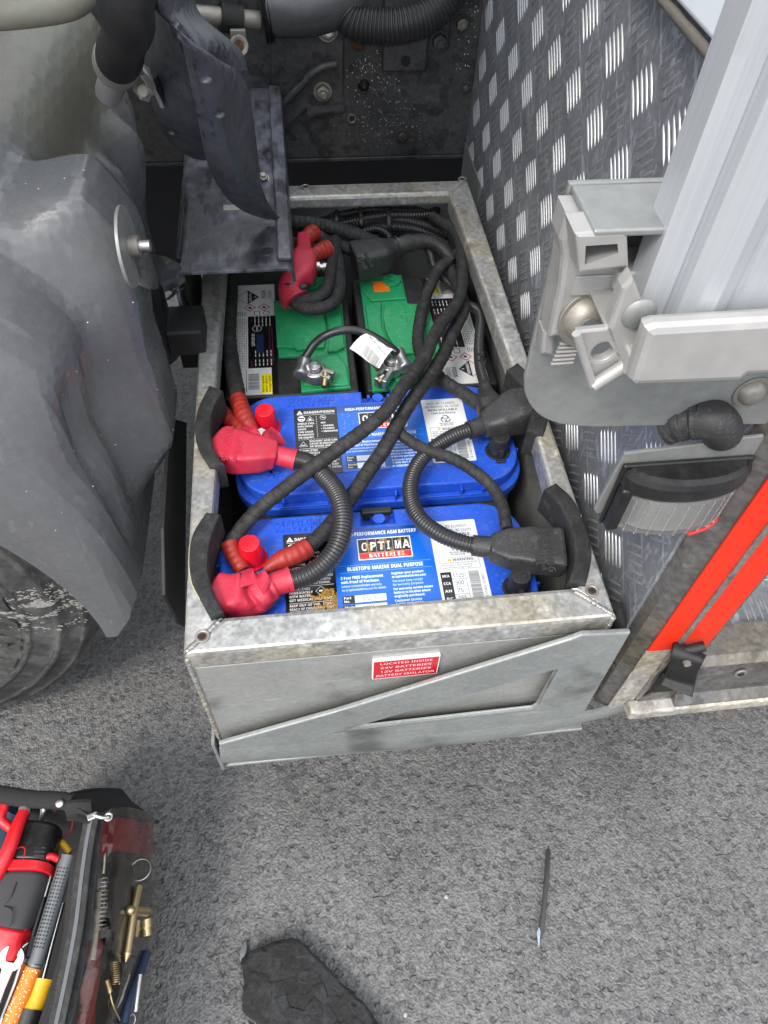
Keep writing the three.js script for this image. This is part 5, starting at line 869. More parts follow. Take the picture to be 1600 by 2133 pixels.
// ------------------------------------------------------------------ cables and terminal covers
const box6 = 5.5;
{ // crossing wrapped lead from the right rear to the front left terminal
  const t = thing('taped_cable', 'long taped black cable from the right rail loop to the front left red cover', 'cable');
  part('cable', wrapped([[0.3405, 0.545, -0.7289], [0.3519, 0.548, -0.7076], [0.3633, 0.55, -0.6882], [0.3682, 0.552, -0.6547], [0.3635, 0.556, -0.607], [0.3544, 0.56, -0.551], [0.3431, 0.566, -0.5073], [0.3247, 0.574, -0.4667], [0.3036, 0.582, -0.432], [0.2865, 0.588, -0.3965], [0.2734, 0.592, -0.3637], [0.2549, 0.598, -0.3307], [0.2353, 0.602, -0.2992], [0.2128, 0.6, -0.2658], [0.1813, 0.592, -0.2419], [0.1536, 0.585, -0.2252], [0.1238, 0.575, -0.2091], [0.0942, 0.565, -0.1918], [0.065, 0.556, -0.1722], [0.0452, 0.55, -0.1514], [0.0363, 0.546, -0.1391]], 0.0080), M.cloth, t);
  part('red_sleeve', sleeve([[0.0354, 0.547, -0.1409], [0.0376, 0.544, -0.1319], [0.0428, 0.542, -0.1208], [0.0494, 0.54, -0.1085]], (q) => 0.0094 - 0.0015 * q), M.shrink, t);
}
{
  const t = thing('taped_cable', 'taped black cable under the crossing, ending in a red sleeve beside the front red cap', 'cable');
  part('cable', wrapped([[0.3514, 0.535, -0.6091], [0.3517, 0.542, -0.5431], [0.3496, 0.547, -0.5048], [0.332, 0.553, -0.462], [0.3186, 0.559, -0.4325], [0.3027, 0.566, -0.3941], [0.2855, 0.573, -0.3593], [0.2661, 0.578, -0.3269], [0.2451, 0.58, -0.2961], [0.2279, 0.576, -0.2693], [0.2083, 0.566, -0.2397], [0.1868, 0.558, -0.2131], [0.1687, 0.551, -0.1897], [0.1424, 0.546, -0.1554], [0.1207, 0.545, -0.1332], [0.1133, 0.545, -0.1259]], 0.0086), M.cloth, t);
  part('red_sleeve', sleeve([[0.1164, 0.5455, -0.1283], [0.1041, 0.546, -0.1207], [0.0926, 0.546, -0.1164], [0.0811, 0.545, -0.1117], [0.071, 0.543, -0.1057]], (q) => 0.0106 - 0.0048 * smooth(0.55, 1, q)), M.shrink, t);
}
{
  const t = thing('taped_cable', 'thin taped black cable curving from the crossing to the front right black terminal cover', 'cable');
  part('cable', wrapped([[0.2484, 0.586, -0.2944], [0.2355, 0.582, -0.2795], [0.2276, 0.574, -0.2712], [0.2289, 0.568, -0.2618], [0.2401, 0.565, -0.2488], [0.2584, 0.566, -0.2325], [0.2858, 0.566, -0.2166], [0.3054, 0.564, -0.1984], [0.3194, 0.562, -0.1783], [0.3258, 0.561, -0.152], [0.3245, 0.56, -0.1211]], 0.0068), M.cloth, t);
}
{
  const t = thing('taped_cable', 'taped black cable looping over the right black battery to the rear right terminal cover', 'cable');
  part('cable', wrapped([[0.3588, 0.547, -0.6266], [0.3433, 0.546, -0.6102], [0.3298, 0.545, -0.5963], [0.3146, 0.54, -0.5682], [0.3007, 0.536, -0.5374], [0.2885, 0.534, -0.4949], [0.2811, 0.534, -0.4615], [0.2788, 0.538, -0.4301], [0.2822, 0.543, -0.4001], [0.2918, 0.547, -0.3726], [0.3044, 0.55, -0.351], [0.32, 0.552, -0.3316], [0.335, 0.552, -0.3106]], 0.0084), M.cloth, t);
}
{
  const t = thing('taped_cable', 'taped black cable running along the left rail and ending in two red sleeves', 'cable');
  part('cable', wrapped([[0.0338, 0.535, -0.6779], [0.0326, 0.534, -0.6264], [0.032, 0.532, -0.5791], [0.0305, 0.532, -0.5205], [0.0303, 0.533, -0.4817], [0.0334, 0.536, -0.442], [0.0381, 0.542, -0.4008], [0.0436, 0.548, -0.3582], [0.0455, 0.549, -0.3439]], 0.0098), M.cloth, t);
  part('red_sleeve', sleeve([[0.0438, 0.549, -0.3505], [0.0483, 0.549, -0.3323], [0.0543, 0.548, -0.3146], [0.0628, 0.545, -0.2973]], (q) => 0.0106 - 0.003 * smooth(0.5, 1, q)), M.shrink, t);
  part('cable', wrapped([[0.007, 0.52, -0.3988], [0.0156, 0.526, -0.3696], [0.0226, 0.532, -0.3432]], 0.0098), M.cloth, t);
  part('red_sleeve', sleeve([[0.0195, 0.531, -0.3493], [0.0326, 0.537, -0.3278], [0.0455, 0.54, -0.3097], [0.0545, 0.54, -0.2981]], (q) => 0.0104 - 0.002 * q), M.shrink, t);
}
// red terminal covers and the ribbed conduit between them
const bump = (k, a, b) => (t, phi) => 0.022 * (fbm(t * 5 + a, Math.sin(phi) * 1.2 + b, 0, 3, k) - 0.5);
{
  const t = thing('red_terminal_cover', 'red rubber terminal cover with moulded letters on the rear blue battery', 'terminal cover', 'red rubber terminal covers');
  part('cover', boot([[0.021, 0.562, -0.2658], [0.0378, 0.564, -0.2539], [0.0589, 0.564, -0.2478], [0.0798, 0.561, -0.2473], [0.0923, 0.558, -0.246], [0.1096, 0.556, -0.2405]], [[0, 0.0205, 0.0120, 9], [0.04, 0.0228, 0.0138, 9], [0.30, 0.0232, 0.0145, 9], [0.55, 0.0185, 0.0138, 8], [0.74, 0.0138, 0.0126, 6], [0.76, 0.0112, 0.0112, 2], [0.95, 0.0116, 0.0116, 2], [1, 0.0126, 0.0126, 2]], 110, 72, bump(161, 2, 5)), M.redboot, t);
  const petal = (a, b, c, d, lift) => shell((u, v) => { const p = V(a).lerp(V(b), u), q = V(d).lerp(V(c), u); p.lerp(q, v); p.y += lift * Math.sin(v * 3.14) + 0.002 * Math.sin(u * 6); return p.toArray(); }, 10, 12, 0.0022);
  part('cover_flap', [petal([0.0465, 0.548, -0.2974], [0.0638, 0.566, -0.2895], [0.0727, 0.566, -0.2709], [0.0586, 0.56, -0.2688], 0.004), petal([0.0739, 0.56, -0.2764], [0.0835, 0.553, -0.2957], [0.0979, 0.548, -0.2734], [0.0801, 0.562, -0.2579], 0.005)], M.redboot, t);
  part('terminal_bolt', [aim(hexNut(0.0066, 0.005), [0.0711, 0.552, -0.2855], [0.1, 1, 0.2]), aim(washer(0.009, 0.002, 0.0015), [0.0709, 0.5505, -0.2854], [0.1, 1, 0.2])], M.steel, t);
  const L = [['WARNING', 0.0075, [0.0367, 0.5796, -0.2513], 0.0004], ['DO NOT REMOVE', 0.0042, [0.0461, 0.5796, -0.2463], 0], ['COVER', 0.0042, [0.0502, 0.5796, -0.2431], 0]].map(([s, k, p]) => words(s, k, 0.0009).rotateX(-Math.PI / 2).rotateY(-Math.PI / 2 - 0.12).translate(p[0], p[1] - 0.0012, p[2]));
  part('raised_lettering', L, M.redboot, t);
}
{
  const t = thing('red_terminal_cover', 'creased red rubber terminal cover over the front left terminal of the front blue battery', 'terminal cover', 'red rubber terminal covers');
  const folds = (q, phi) => { const s = Math.sin(phi), c = Math.cos(phi); return (s > 0 ? 1 : 0.2) * (-0.30 * Math.exp(-Math.pow((q - 0.43 - 0.07 * c) / 0.045, 2)) * (0.6 + 0.4 * s) + 0.16 * Math.exp(-Math.pow((q - 0.30 + 0.10 * c) / 0.07, 2)) + 0.10 * Math.exp(-Math.pow((q - 0.60 - 0.05 * c) / 0.04, 2)) - 0.16 * Math.exp(-Math.pow((q - 0.70) / 0.03, 2))) + 0.06 * (fbm(q * 6, s * 1.5 + 5, 0, 3, 171) - 0.5); };
  part('cover', boot([[0.0217, 0.552, -0.0766], [0.0368, 0.553, -0.0713], [0.0538, 0.551, -0.0719], [0.0704, 0.552, -0.0764], [0.0824, 0.553, -0.0824], [0.0973, 0.553, -0.086]], [[0, 0.0150, 0.0160, 4], [0.05, 0.0185, 0.0200, 4.5], [0.30, 0.0200, 0.0190, 4], [0.55, 0.0205, 0.0160, 3], [0.72, 0.0145, 0.0140, 2.4], [0.78, 0.0120, 0.0118, 2], [0.95, 0.0124, 0.0122, 2], [1, 0.0134, 0.0132, 2]], 120, 56, folds), M.redboot, t);
  const wing = (pts, lift) => shell((u, v) => { const p = V(pts[0]).lerp(V(pts[1]), u), q = V(pts[3]).lerp(V(pts[2]), u); p.lerp(q, v); p.y += lift * Math.sin(v * 3.14) * (1 - 0.4 * u); return p.toArray(); }, 14, 16, 0.0022);
  part('cover_flap', [wing([[0.0413, 0.56, -0.0909], [0.061, 0.564, -0.0944], [0.0643, 0.566, -0.0761], [0.0493, 0.572, -0.0685]], 0.004), wing([[0.062, 0.562, -0.0799], [0.0734, 0.566, -0.0913], [0.0763, 0.566, -0.0772], [0.0705, 0.566, -0.0625]], 0.005)], M.redboot, t);
  part('terminal_stud', [aim(cyl(0.0038, 0.0034, 0.009), [0.0629, 0.556, -0.088], [0.2, 1, 0.1]), aim(hexNut(0.0062, 0.004), [0.0628, 0.555, -0.0886], [0.2, 1, 0.1])], M.rust, t);
  const l = thing('ribbed_conduit', 'black ribbed conduit arching between the two red terminal covers of the blue batteries', 'conduit');
  part('conduit', loom([[0.1028, 0.556, -0.2432], [0.1217, 0.56, -0.2324], [0.1369, 0.566, -0.2087], [0.1495, 0.57, -0.1816], [0.1544, 0.573, -0.1532], [0.1524, 0.571, -0.129], [0.1438, 0.566, -0.1083], [0.1323, 0.561, -0.097], [0.1157, 0.556, -0.0881], [0.0933, 0.553, -0.083]], 0.0104, 0.0036, 0.13, 22), M.conduit, l);
  const k = thing('ribbed_conduit', 'black ribbed conduit bending between the two black terminal covers on the right', 'conduit');
  part('conduit', loom([[0.3157, 0.562, -0.2654], [0.2934, 0.562, -0.2574], [0.2698, 0.559, -0.2451], [0.2474, 0.556, -0.2264], [0.2337, 0.555, -0.1983], [0.2307, 0.556, -0.169], [0.2364, 0.56, -0.1423], [0.2527, 0.563, -0.1206], [0.2701, 0.564, -0.1086], [0.2883, 0.564, -0.1009]], 0.0086, 0.0034, 0.13, 22), M.conduit, k);
}
{
  const t = thing('black_terminal_cover', 'smooth black terminal cover with moulded warning letters on the front blue battery', 'terminal cover', 'black rubber terminal covers');
  part('cover', boot([[0.2836, 0.564, -0.1026], [0.3018, 0.564, -0.0985], [0.3056, 0.564, -0.0975], [0.3195, 0.566, -0.0937], [0.3433, 0.567, -0.089], [0.3729, 0.566, -0.084]], [[0, 0.0108, 0.0108, 2], [0.19, 0.0112, 0.0112, 2], [0.205, 0.0125, 0.0120, 5], [0.42, 0.0195, 0.0130, 7], [0.70, 0.0225, 0.0140, 9], [0.97, 0.0232, 0.0140, 9], [1, 0.0222, 0.0130, 9]], 110, 64), M.blackboot, t);
  const L = [['WARNING', 0.0074, [0.3541, 0.5805, -0.0777]], ['DO NOT REMOVE', 0.0044, [0.3467, 0.5805, -0.0796]], ['COVER', 0.0044, [0.341, 0.5803, -0.0779]]].map(([s, k, p], i) => words(s, k, 0.0011).rotateX(-Math.PI / 2).rotateY(-Math.PI / 2 - 0.10).translate(p[0], p[1] - 0.0002, p[2] + (i === 2 ? 0.006 : 0)));
  part('raised_lettering', L, M.blackboot, t);
}
{
  const t = thing('black_terminal_cover', 'black terminal cover under the rounded grey plate at the right of the rear blue battery', 'terminal cover', 'black rubber terminal covers');
  part('cover', boot([[0.3095, 0.562, -0.2629], [0.3277, 0.562, -0.269], [0.3327, 0.562, -0.2709], [0.3484, 0.564, -0.2761], [0.37, 0.566, -0.2841], [0.4012, 0.564, -0.2915]], [[0, 0.0108, 0.0108, 2], [0.19, 0.0112, 0.0112, 2], [0.205, 0.0130, 0.0125, 4], [0.42, 0.0205, 0.0180, 4], [0.65, 0.0235, 0.0210, 5], [0.97, 0.0235, 0.0205, 5], [1, 0.0225, 0.019, 5]], 90, 48), M.blackboot, t);
  const n = thing('ribbed_conduit', 'thin black ribbed conduit with torn skin along the right rail, ending in a cone boot', 'conduit');
  part('conduit', loom([[0.3551, 0.528, -0.5376], [0.3648, 0.531, -0.5286], [0.3728, 0.534, -0.5115], [0.371, 0.537, -0.4871], [0.364, 0.54, -0.4598], [0.3553, 0.543, -0.424], [0.3491, 0.547, -0.3885], [0.3473, 0.55, -0.3658], [0.3464, 0.554, -0.3392]], 0.0064, 0.0030, 0.14, 18), M.conduit, n);
  const fr = []; for (let i = 0; i < 30; i++) { const q = rr(0, 1), p = V([0.3531, 0.545, -0.4107]).lerp(V([0.348, 0.548, -0.3803]), q), a = rr(-0.4, 1.9); fr.push(bar([p.x + 0.006 * Math.cos(a), p.y + 0.006 * Math.sin(a), p.z], [p.x + 0.0085 * Math.cos(a + 0.3), p.y + 0.0085 * Math.sin(a + 0.3), p.z + rr(-0.003, 0.003)], 0.0005, 5)); }
  part('torn_skin', fr, M.conduit, n);
  part('cone_boot', boot([[0.3455, 0.553, -0.3463], [0.344, 0.556, -0.3289], [0.3429, 0.56, -0.3027], [0.3418, 0.562, -0.2873]], [[0, 0.0075, 0.0075, 2], [0.3, 0.0095, 0.0095, 2.4], [0.75, 0.0160, 0.0135, 3.4], [1, 0.0150, 0.012, 3.4]], 40, 32), M.blackboot, n);
}
{ // rear cover on the right black battery
  const t = thing('black_terminal_cover', 'dusty black terminal cover on the far terminal of the right green-topped battery', 'terminal cover', 'black rubber terminal covers');
  part('cover', boot([[0.2944, 0.56, -0.6411], [0.281, 0.56, -0.636], [0.2724, 0.558, -0.6336], [0.2592, 0.556, -0.628], [0.2423, 0.554, -0.6204], [0.2091, 0.55, -0.6145]], [[0, 0.0128, 0.0128, 2], [0.20, 0.0122, 0.0122, 2], [0.215, 0.0140, 0.0140, 2], [0.27, 0.0140, 0.0140, 2], [0.30, 0.0150, 0.0130, 3], [0.55, 0.0235, 0.0190, 4.5], [0.97, 0.0245, 0.0215, 6], [1, 0.0235, 0.0205, 6]], 90, 48), M.blackboot, t);
  part('collar_tie', tube([[0.2759, 0.559, -0.6343], [0.2723, 0.5585, -0.6329]], 0.0152, 6, 24), M.conduit, t);
  const L = [['WARNING', 0.0066, [0.216, 0.5714, -0.5874]], ['DO NOT REMOVE', 0.0038, [0.2256, 0.5726, -0.5895]]].map(([s, k, p]) => words(s, k, 0.0009).rotateX(-Math.PI / 2).rotateY(Math.PI / 2 + 0.2).translate(p[0], p[1] - 0.0012, p[2])); part('raised_lettering', L, M.blackboot, t);
  const c = thing('ribbed_conduit', 'black ribbed conduit bending from the dusty rear terminal cover under the taped loop', 'conduit');
  part('conduit', loom([[0.2869, 0.56, -0.638], [0.3016, 0.56, -0.6419], [0.3179, 0.558, -0.6451], [0.3339, 0.554, -0.6405], [0.3457, 0.549, -0.6268], [0.3523, 0.543, -0.6116]], 0.0102, 0.0036, 0.12, 22), M.conduit, c);
  part('plain_cuff', tube([[0.2885, 0.56, -0.6391], [0.3016, 0.56, -0.6419], [0.3119, 0.559, -0.644]], 0.0106, 16, 22), M.blackboot, c);
  const d = thing('ribbed_conduit', 'thin black ribbed conduit passing between the yellow label and the taped loop', 'conduit');
  part('conduit', loom([[0.3209, 0.545, -0.6587], [0.3249, 0.54, -0.6392], [0.3276, 0.532, -0.6244], [0.3361, 0.526, -0.6066], [0.3481, 0.522, -0.5906], [0.3611, 0.518, -0.5724]], 0.0066, 0.0030, 0.13, 18), M.conduit, d);
}
{ // red cover and paired cables on the left black battery
  const t = thing('red_terminal_cover', 'red rubber terminal cover held by a cable tie, half under the black channel beam', 'terminal cover', 'red rubber terminal covers');
  part('cover', boot([[0.139, 0.566, -0.6527], [0.1383, 0.568, -0.61], [0.134, 0.566, -0.5796], [0.1239, 0.562, -0.5663], [0.1166, 0.556, -0.5579], [0.1164, 0.55, -0.5469], [0.1217, 0.545, -0.5384]], [[0, 0.0085, 0.0100, 4], [0.28, 0.0105, 0.0120, 4], [0.42, 0.0170, 0.0150, 4], [0.62, 0.0200, 0.0160, 3.6], [0.74, 0.0155, 0.0150, 2.6], [0.90, 0.0175, 0.0170, 2.2], [1, 0.0205, 0.0195, 2]], 90, 44, bump(181, 4, 7)), M.redboot, t);
  part('cable_tie', [tube([[0.115, 0.554, -0.5543], [0.1154, 0.552, -0.5506]], 0.0170, 6, 30), box(-0.005, 0.005, -0.003, 0.003, -0.004, 0.004, 0.001).rotateY(0.4).translate(...[0.1333, 0.563, -0.5429])], M.conduit, t);
  part('red_sleeve', [sleeve([[0.1341, 0.56, -0.6432], [0.1416, 0.564, -0.6508], [0.1491, 0.566, -0.6593], [0.1558, 0.565, -0.6677]], (q) => 0.0105 + 0.002 * q), sleeve([[0.1403, 0.558, -0.6063], [0.149, 0.562, -0.6125], [0.1591, 0.563, -0.6218], [0.172, 0.56, -0.6325]], (q) => 0.0075 + 0.0055 * q)], M.shrink, t);
  part('battery_post', [lathe([[0, 0.034], [0.0085, 0.0335], [0.0095, 0.030], [0.0100, 0]], 26).translate(...[0.1436, 0.5155, -0.616])], M.dullsteel, t);
  part('terminal_bolt', [bar([0.1496, 0.552, -0.6076], [0.1698, 0.548, -0.6051], 0.0046), aim(hexNut(0.0078, 0.006), [0.1523, 0.551, -0.6077], [1, -0.1, -0.1]), aim(hexNut(0.0072, 0.006), [0.1624, 0.549, -0.6065], [1, -0.1, -0.1])], M.steel, t);
  const a = thing('taped_cable_pair', 'pair of ribbed taped cables looping out of the red terminal cover with the cable tie', 'cable pair');
  part('cable', wrapped([[0.1153, 0.546, -0.5417], [0.1226, 0.543, -0.5326], [0.1365, 0.54, -0.5272], [0.1542, 0.54, -0.5259], [0.174, 0.543, -0.5341], [0.1833, 0.545, -0.5596], [0.1865, 0.546, -0.591], [0.1865, 0.545, -0.635], [0.18, 0.541, -0.6714], [0.1685, 0.538, -0.6941]], 0.0088, 0.006), M.cloth, a);
  part('cable', wrapped([[0.1182, 0.548, -0.5452], [0.1257, 0.547, -0.5376], [0.1427, 0.547, -0.5374], [0.1618, 0.55, -0.5458], [0.171, 0.552, -0.5726], [0.1781, 0.551, -0.6151], [0.1856, 0.547, -0.6499], [0.1867, 0.54, -0.6849]], 0.0084, 0.006), M.cloth, a);
  const b = thing('taped_cable', 'short taped black cable rising from the two orange-red sleeves at the rear', 'cable');
  part('cable', wrapped([[0.1536, 0.563, -0.6685], [0.1645, 0.556, -0.6665], [0.1721, 0.548, -0.6589], [0.1769, 0.54, -0.649], [0.1777, 0.532, -0.6428]], 0.0092), M.cloth, b);
  const c = thing('taped_cable', 'taped black cable from under the channel beam to behind the dusty terminal cover', 'cable');
  part('cable', wrapped([[0.1156, 0.548, -0.7248], [0.1364, 0.55, -0.7177], [0.1578, 0.551, -0.7109], [0.1894, 0.55, -0.6991], [0.2228, 0.546, -0.6845], [0.2482, 0.54, -0.671]], 0.0104, 0.008), M.cloth, c);
  const d = thing('taped_cable', 'lower taped black cable running behind the red sleeves to the dusty terminal cover', 'cable');
  part('cable', wrapped([[0.1285, 0.53, -0.7295], [0.157, 0.532, -0.7117], [0.1758, 0.533, -0.6963], [0.1935, 0.533, -0.6815], [0.2153, 0.532, -0.6656]], 0.0095, 0.008), M.cloth, d);
}
{ // tied bundle of spare ribbed conduit against the rear rail
  const t = thing('conduit_bundle', 'tied bundle of spare black ribbed conduit tucked under the rear rail of the box', 'conduit bundle');
  const run = (pts, r = 0.0072) => part('conduit', loom(pts, r, 0.0042, 0.20, 16), M.conduit, t);
  run([[0.112, 0.526, -0.7929], [0.1497, 0.529, -0.7829], [0.195, 0.534, -0.776], [0.2366, 0.54, -0.7731], [0.2798, 0.542, -0.7712], [0.3202, 0.541, -0.7692], [0.3465, 0.538, -0.7782], [0.3552, 0.535, -0.773], [0.3473, 0.535, -0.757], [0.321, 0.538, -0.7469], [0.2806, 0.54, -0.746], [0.2453, 0.536, -0.7467], [0.2079, 0.528, -0.7487], [0.163, 0.52, -0.7563]]);
  run([[0.1114, 0.519, -0.7908], [0.1568, 0.526, -0.7765], [0.2017, 0.533, -0.765], [0.2398, 0.538, -0.7667], [0.2792, 0.5375, -0.7651], [0.3159, 0.536, -0.764], [0.3419, 0.532, -0.7705]]);
  run([[0.12, 0.519, -0.8152], [0.1743, 0.522, -0.8126], [0.2287, 0.526, -0.8111], [0.285, 0.528, -0.8101], [0.3389, 0.526, -0.8103], [0.3598, 0.52, -0.8136]]);
  run([[0.1337, 0.517, -0.779], [0.1863, 0.526, -0.7626], [0.2287, 0.529, -0.77], [0.2707, 0.53, -0.7685]]);
  run([[0.1932, 0.519, -0.756], [0.2228, 0.527, -0.7467], [0.2491, 0.532, -0.7463], [0.2808, 0.533, -0.7454], [0.3143, 0.53, -0.7389], [0.3425, 0.525, -0.7305], [0.3662, 0.517, -0.7205]], 0.0078);
  run([[0.2154, 0.514, -0.7492], [0.2451, 0.521, -0.7416], [0.2801, 0.525, -0.737], [0.3141, 0.522, -0.733], [0.3469, 0.514, -0.7277], [0.3655, 0.506, -0.7191]], 0.0078);
  run([[0.2215, 0.514, -0.733], [0.2378, 0.524, -0.7307], [0.2548, 0.528, -0.7286], [0.2699, 0.524, -0.7209], [0.2745, 0.516, -0.7123], [0.2729, 0.508, -0.7027]], 0.0060);
  run([[0.244, 0.51, -0.7299], [0.2756, 0.514, -0.7401], [0.3054, 0.517, -0.7349], [0.3352, 0.511, -0.7252], [0.3571, 0.502, -0.7127]], 0.0078);
  const strap = (a) => part('cable_tie', sweep(a, 24, 12, (q, s, f) => { const c = Math.cos(f), d = Math.sin(f); return [Math.sign(c) * Math.pow(Math.abs(c), 0.4) * 0.0026, Math.sign(d) * Math.pow(Math.abs(d), 0.4) * 0.0008]; }), M.blackboot, t);
  strap([[0.1952, 0.529, -0.7995], [0.1943, 0.541, -0.7657], [0.1937, 0.541, -0.747], [0.1937, 0.532, -0.7405], [0.1954, 0.514, -0.7558]]);
  strap([[0.2339, 0.534, -0.8], [0.2314, 0.548, -0.7599], [0.2312, 0.543, -0.7415], [0.2316, 0.536, -0.7291], [0.2336, 0.519, -0.7402]]);
  strap([[0.2788, 0.534, -0.8058], [0.2742, 0.549, -0.7584], [0.273, 0.547, -0.735], [0.2729, 0.539, -0.7191], [0.2758, 0.519, -0.7244]]);
  strap([[0.2799, 0.534, -0.8086], [0.2759, 0.544, -0.7777], [0.275, 0.547, -0.7456], [0.2744, 0.539, -0.7255]]);
}

// ------------------------------------------------------------------ open tool bag
{
  const t = thing('tool_bag', 'open black fabric tool bag with zip and clear vinyl side pocket on the asphalt', 'tool bag');
  const zip = [[-0.1622, 0.252, 0.0329], [-0.1648, 0.252, 0.0635], [-0.1659, 0.252, 0.0995], [-0.1661, 0.252, 0.1481], [-0.1684, 0.252, 0.1822], [-0.1744, 0.252, 0.2385], [-0.1801, 0.252, 0.2802]];
  const inn = [[-0.1779, 0.246, 0.0185], [-0.1724, 0.24, 0.0507], [-0.1822, 0.243, 0.0748], [-0.1836, 0.245, 0.1088], [-0.1833, 0.245, 0.1685], [-0.1962, 0.245, 0.2357], [-0.2059, 0.245, 0.2773]];
  const out = [[-0.1299, 0.05, -0.0108], [-0.1267, 0.04, 0.031], [-0.1218, 0.036, 0.1223], [-0.1301, 0.036, 0.2041], [-0.1394, 0.036, 0.233], [-0.1545, 0.036, 0.2835]];
  const N = 80, Z = spline(zip, N), I = spline(inn, N), O = spline(out, N);
  part('inner_band', shell((u, v) => { const j = Math.round(v * N), p = I[j].clone().lerp(Z[j], u); p.y += 0.006 * Math.sin(u * Math.PI) + 0.004 * (fbm(v * 9, u * 2, 0, 3, 201) - 0.5); return p.toArray(); }, 14, N, -0.004), M.fabric, t);
  part('inner_wall', shell((u, v) => { const j = Math.round(v * N), p = I[j].clone(); p.y = lerp(p.y, 0.02, u); p.x += 0.012 * u + 0.004 * Math.sin(v * 12 + u * 5) * u; return p.toArray(); }, 14, N, 0.003), M.fabric, t);
  part('outer_wall', shell((u, v) => { const j = Math.round(v * N), p = Z[j].clone().lerp(O[j], u); p.x -= 0.014 * smooth(0.05, 0.3, u); p.y += 0.010 * Math.sin(u * Math.PI) - 0.006; p.y = Math.max(p.y, 0.004); return p.toArray(); }, 26, N, -0.004), M.fabric, t);
  const r0 = [-0.3082, 0.256, -0.0083], r1 = [-0.2005, 0.252, 0.0121];
  part('rear_piping', sweep([r0, [-0.2738, 0.256, -0.0018], [-0.2398, 0.254, 0.0063], r1, [-0.1889, 0.252, 0.0156]], 60, 20, (q, s, f) => [0.0105 * Math.cos(f) * (1 + 0.05 * Math.sin(s * 1800)), 0.0075 * Math.sin(f)]), M.fabric, t);
  part('rear_wall', shell((u, v) => { const p = V(r0).lerp(V([-0.1839, 0.25, 0.0156]), u); p.y = lerp(0.250, 0.01, v); p.z -= 0.012 * Math.sin(v * 3.14) + 0.006 * v; return p.toArray(); }, 20, 20, 0.004), M.fabric, t);
  part('corner_gusset', shell((u, v) => { const a = V([-0.198, 0.256, 0.0135]).lerp(V([-0.1625, 0.258, 0.0356]), v), b = V([-0.1747, 0.1, -0.0403]).lerp(V([-0.1259, 0.055, -0.0064]), v); const p = a.lerp(b, u); p.y += 0.022 * Math.sin(u * 3.14) + 0.004 * Math.sin(u * 9 + v * 4); return p.toArray(); }, 24, 14, -0.004), M.fabric, t);
  part('corner_flap', shell((u, v) => { const p = V([-0.1993, 0.258, 0.0162]).lerp(V([-0.165, 0.254, 0.0142]), u), q = V([-0.1911, 0.25, 0.037]).lerp(V([-0.1632, 0.256, 0.0437]), u); p.lerp(q, v); p.y += 0.005 * Math.sin(u * 3.1) + 0.003 * Math.sin(v * 8); return p.toArray(); }, 12, 14, -0.003), M.fabric, t);
  part('corner_side', shell((u, v) => { const p = V([-0.2017, 0.25, 0.008]).lerp(V([-0.1748, 0.1, -0.0416]), u); p.y = lerp(p.y + 0.012 * Math.sin(u * 3.14), 0.0, v); p.z -= 0.004; return p.toArray(); }, 16, 10, 0.003), M.fabric, t);
  part('floor', slabXZ([[-0.55, -0.03], [-0.16, -0.02], [-0.16, 0.33], [-0.55, 0.33]], 0.004, 0.012), M.dark, t);
  // zip: two tape edges and every tooth
  const tape = part('zip_tape', sweep(Z.map((p) => [p.x, p.y + 0.0035, p.z]), N, 12, (q, s, f) => { const c = Math.cos(f), d = Math.sin(f); return [Math.sign(c) * Math.pow(Math.abs(c), 0.4) * 0.0085, Math.sign(d) * Math.pow(Math.abs(d), 0.4) * 0.0012]; }, { raw: true }), M.cloth, t);
  const zc = spline(zip, 230), teeth = []; for (let i = 0; i < zc.length; i++) for (const s of [-1, 1]) { const d = zc[Math.min(i + 1, 230)].clone().sub(zc[Math.max(0, i - 1)]).normalize(), n = new THREE.Vector3(-d.z, 0, d.x); const q = box(-0.0011, 0.0011, 0, 0.0016, -0.0005, 0.0005, 0.0003).rotateY(Math.atan2(-n.z, n.x)); const p = zc[i].clone().addScaledVector(n, s * 0.0010).addScaledVector(d, s * 0.0004); teeth.push(q.translate(p.x, p.y + 0.0042, p.z)); }
  part('zip_teeth', teeth, M.greytube, tape).userData.kind = 'stuff';
  const pl = part('zip_pull', [box(-0.006, 0.006, 0, 0.005, -0.004, 0.004, 0.0015).rotateY(0.3).translate(...[-0.1606, 0.2565, 0.0365]), tube([[-0.1572, 0.263, 0.0364], [-0.1489, 0.262, 0.0397], [-0.1423, 0.258, 0.0388]], 0.0024, 16, 10), washer(0.0052, 0.0026, 0.0018).translate(...[-0.1424, 0.2575, 0.0387])], M.steel, t);
  part('rivet', aim(sph(0.005, 12).scale(1, 0.5, 1), [-0.2, 0.262, 0.0184], [0, 1, 0.2]), M.steel, t);
  for (const s of [-1, 1]) part('stitch_seam', tube(Z.map((p, j) => { const q = p.clone().lerp(s < 0 ? I[j] : O[j], s < 0 ? 0.5 : 0.075); q.y += s < 0 ? 0.0062 : 0.006; return q.toArray(); }), (q, s) => 0.0007 + 0.0003 * Math.sin(s * 1600), 300, 6), M.toolblack, t);
  part('pocket_welt', sweep(Z.map((p, j) => { const q = p.clone().lerp(O[j], 0.115); q.y += 0.014; return q.toArray(); }), N, 12, (q, s, f) => { const c = Math.cos(f), d = Math.sin(f); return [Math.sign(c) * Math.pow(Math.abs(c), 0.4) * 0.0075, Math.sign(d) * Math.pow(Math.abs(d), 0.4) * 0.0014]; }, { raw: true }), M.cloth, t);
